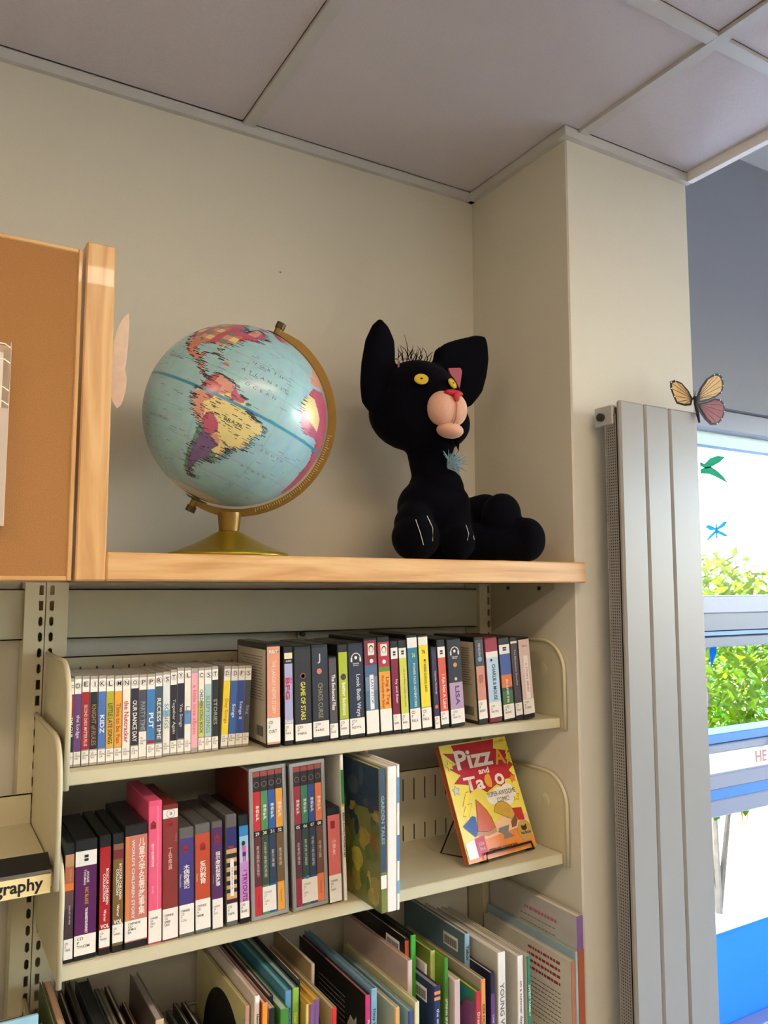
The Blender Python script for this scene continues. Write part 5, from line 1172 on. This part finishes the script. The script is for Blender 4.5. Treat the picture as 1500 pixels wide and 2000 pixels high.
low('pale yellow book with a big black disc printed on its cover', .2540, .0060, -.760, -.305, .235, (206, 196, 140), (226, 178, 170), pages=(236, 226, 178),
    shapes=[('black_disc', [(.098 + .096 * math.cos(2 * math.pi * k / n), .124 + .104 * math.sin(2 * math.pi * k / n)) for k in range(n)], (16, 16, 18)), ('disc_label', [(.098 + .014 * math.cos(2 * math.pi * k / n), .124 + .014 * math.sin(2 * math.pi * k / n)) for k in range(n)], (180, 186, 120))], lines=[(.004, .010, .02, 6, .012, (96, 140, 110), .006)])
low('white picture book with black spine title beside the yellow disc book', .2625, .0078, -.743, -.318, .25, (214, 200, 186), (236, 228, 218), pages=(230, 214, 200), sptext=('Henry and Tan', .012, .075, (50, 46, 46)))
low('orange spined picture book with a red cover', .2716, .0082, -.752, -.325, .25, (150, 62, 44), (232, 146, 40))
low('pale pink book with a black spine and white ring', .2825, .0085, -.762, -.325, .25, (210, 180, 172), (30, 28, 30), pages=(226, 206, 196), sptext=('O', .018, .032, (236, 232, 224)))
low('black picture book behind the pale pink one', .2918, .0080, -.758, -.298, .225, (40, 36, 40), (26, 26, 28), pages=(206, 184, 180))
low('grass green picture book with wide spine', .3005, .0130, -.768, -.325, .25, (70, 130, 52), (70, 134, 52), pages=(200, 214, 206))
low('sky blue picture book behind the green one', .3150, .0105, -.753, -.308, .235, (62, 132, 160), (96, 146, 190), pages=(120, 186, 190), sptext=('Blue Sea Days', .02, .075, (40, 60, 90)))
low('lime green spined picture book beside the sky blue one', .3262, .0102, -.751, -.310, .235, (40, 110, 120), (140, 180, 60), pages=(196, 200, 196), sptext=('Garden', .03, .07, (210, 220, 60)))
low('thin black booklet next to the lime green book', .3372, .0032, -.742, -.306, .225, (24, 24, 26), (24, 24, 26), hard=False)
low('thin yellow paged book before the purple pair', .3412, .0050, -.771, -.326, .24, (206, 170, 84), (226, 200, 120), pages=(232, 190, 84))
low('left book of the purple spined pair', .3468, .0078, -.771, -.328, .24, (220, 180, 80), (126, 84, 134), pages=(236, 196, 84), sptext=('Penny', .02, .07, (190, 170, 200)))
low('right book of the purple spined pair', .3552, .0078, -.767, -.326, .24, (220, 180, 80), (122, 82, 132), pages=(236, 196, 84), sptext=('Penny', .02, .07, (190, 170, 200)))
low('tan book with a red spine and grey oval picture', .3835, .0082, -.786, -.328, .25, (176, 160, 134), (206, 50, 46), pages=(214, 196, 164), shapes=[('grey_oval', [(.055 + .018 * math.cos(2 * math.pi * k / 20), .050 + .030 * math.sin(2 * math.pi * k / 20)) for k in range(20)], (110, 100, 90))])
low('tall tan edged book behind the red spined one', .3925, .0060, -.760, -.235, .160, (170, 150, 120), (180, 160, 130), hard=False)
low('black covered book with pink spine and a pale animal figure', .4420, .0086, -.782, -.328, .25, (22, 22, 24), (206, 50, 116), pages=(190, 120, 130), sptext=('Playmates', .02, .08, (240, 190, 210)),
    lines=[(.07, .17, .030, 6, .008, (120, 120, 120), .0016)], shapes=[('pale_figure', [(.03, .045), (.04, .055), (.05, .050), (.065, .075), (.085, .080), (.10, .105), (.085, .100), (.09, .15), (.08, .15), (.072, .11), (.055, .115), (.05, .15), (.042, .15), (.045, .09), (.030, .065)], (176, 168, 150))])
low('light blue picture book titled Daisy Hirst', .4520, .0104, -.775, -.328, .25, (110, 152, 172), (124, 168, 188), pages=(120, 150, 164), sptext=('Daisy Hirst', .012, .085, (30, 40, 60)))
low('cream book with an orange spine', .4960, .0084, -.814, -.328, .24, (206, 196, 158), (226, 170, 104), pages=(226, 216, 176))
low('pale blue book with an indigo spine', .5210, .0088, -.825, -.328, .24, (140, 174, 182), (72, 78, 140), pages=(170, 196, 200))
low('wide cream picture book right of the indigo spined one', .5330, .0088, -.815, -.328, .25, (208, 200, 150), (222, 214, 170), pages=(226, 220, 180))
low('tall pale pink picture book with blank cover', .5425, .0088, -.767, -.292, .23, (200, 172, 156), (222, 190, 182), pages=(214, 184, 170))
low('tall black covered book with an orange red spine tab', .5517, .0078, -.742, -.268, .205, (18, 18, 20), (30, 28, 30), spbands=[(.004, .075, (206, 84, 52))], barcode=(.018, .012))
low('tall black book with a bright green spine', .5600, .0100, -.737, -.274, .21, (26, 28, 24), (60, 170, 50), pages=(40, 44, 40))
low('navy book with orange bands and a barcode label', .5706, .0122, -.800, -.328, .25, (36, 52, 96), (34, 50, 94), pages=(150, 140, 140), barcode=(.022, .012), spbands=[(.008, .013, (222, 140, 80)), (.017, .022, (222, 140, 80))], sptext=('the snow story', .03, .10, (200, 206, 220)))
low('small white book behind the navy one', .5832, .0044, -.786, -.282, .20, (220, 214, 204), (226, 220, 210), hard=False)
low('pale lime picture book with olive cover', .5882, .0090, -.762, -.292, .22, (116, 128, 50), (178, 190, 110), pages=(196, 196, 130))
low('leaf green book with white spine title', .5978, .0078, -.765, -.318, .24, (96, 136, 30), (62, 134, 46), pages=(150, 170, 60), sptext=('SPRING SPARKS', .045, .14, (230, 236, 210)))
low('off white book with a pinkish spine', .6108, .0118, -.800, -.328, .25, (212, 200, 186), (206, 178, 172), pages=(220, 206, 196))
low('book with teal and purple shapes on its cover and a red spine', .6555, .0100, -.829, -.328, .25, (70, 120, 60), (196, 44, 66), pages=(226, 190, 90), sptext=('Dream On', .02, .09, (240, 200, 200)),
    shapes=[('teal_shape', [(.004, .004), (.05, .004), (.10, .03), (.12, .06), (.05, .05), (.03, .02)], (40, 130, 124)), ('purple_shape', [(.004, .018), (.03, .022), (.055, .045), (.12, .062), (.16, .14), (.004, .14)], (140, 74, 116))])
low('grey tan book with an orange spine', .6666, .0094, -.812, -.328, .25, (168, 154, 134), (226, 150, 74), pages=(214, 190, 160), sptext=('ON OCEAN', .03, .10, (70, 50, 40)))
low('tall slate blue book with a barcode on its cover', .6772, .0105, -.762, -.268, .205, (98, 122, 134), (140, 176, 196), barcode=(.022, .016), sptext=('Tabor', .015, .05, (40, 60, 90)))
low('dark navy book with a purple lower spine', .6885, .0088, -.807, -.326, .25, (34, 34, 58), (36, 34, 60), spbands=[(.034, .16, (96, 60, 120))], sptext=('Luna Loves Library', .05, .14, (206, 190, 220)))
low('thick white book with grey spine title', .7030, .0165, -.777, -.328, .25, (196, 188, 172), (226, 220, 210), pages=(222, 214, 196), sptext=('YOUNG WATER', .05, .16, (110, 106, 104)))
low('white book with small spine text beside the dark green spined one', .7460, .0130, -.792, -.328, .25, (200, 192, 176), (228, 222, 212), pages=(220, 212, 194), sptext=('on a summer day', .015, .14, (120, 80, 80)))
low('white book with a dark green spine', .7680, .0078, -.796, -.328, .25, (206, 200, 180), (36, 124, 96), pages=(214, 206, 186), lean=0, sptext=('SWEET FAMILY', .02, .13, (190, 226, 200)))
low('white back cover book with red heading and small black text', .8720, .0105, -.830, -.328, .26, (206, 198, 184), (180, 120, 90), pages=(216, 208, 190),
    lines=[(.030, .125, .012, 4, .0125, (150, 40, 44), .0050), (.030, .125, .068, 9, .0082, (84, 80, 78), .0014), (.030, .110, .150, 3, .0082, (84, 80, 78), .0014)])
low('thin pale blue and green booklet behind the white back cover', .8833, .0056, -.815, -.328, .26, (150, 176, 186), (170, 196, 206), hard=False, pages=(160, 170, 96))
low('tall white book with purple and brown spine against the pier', .8906, .0155, -.755, -.326, .26, (190, 184, 178), (130, 96, 150), spbands=[(.060, .2, (176, 92, 52))],
    lines=[(.055, .150, .025, 1, .012, (180, 110, 130), .006), (.060, .165, .042, 4, .013, (110, 106, 104), .0014)])
flush_text()
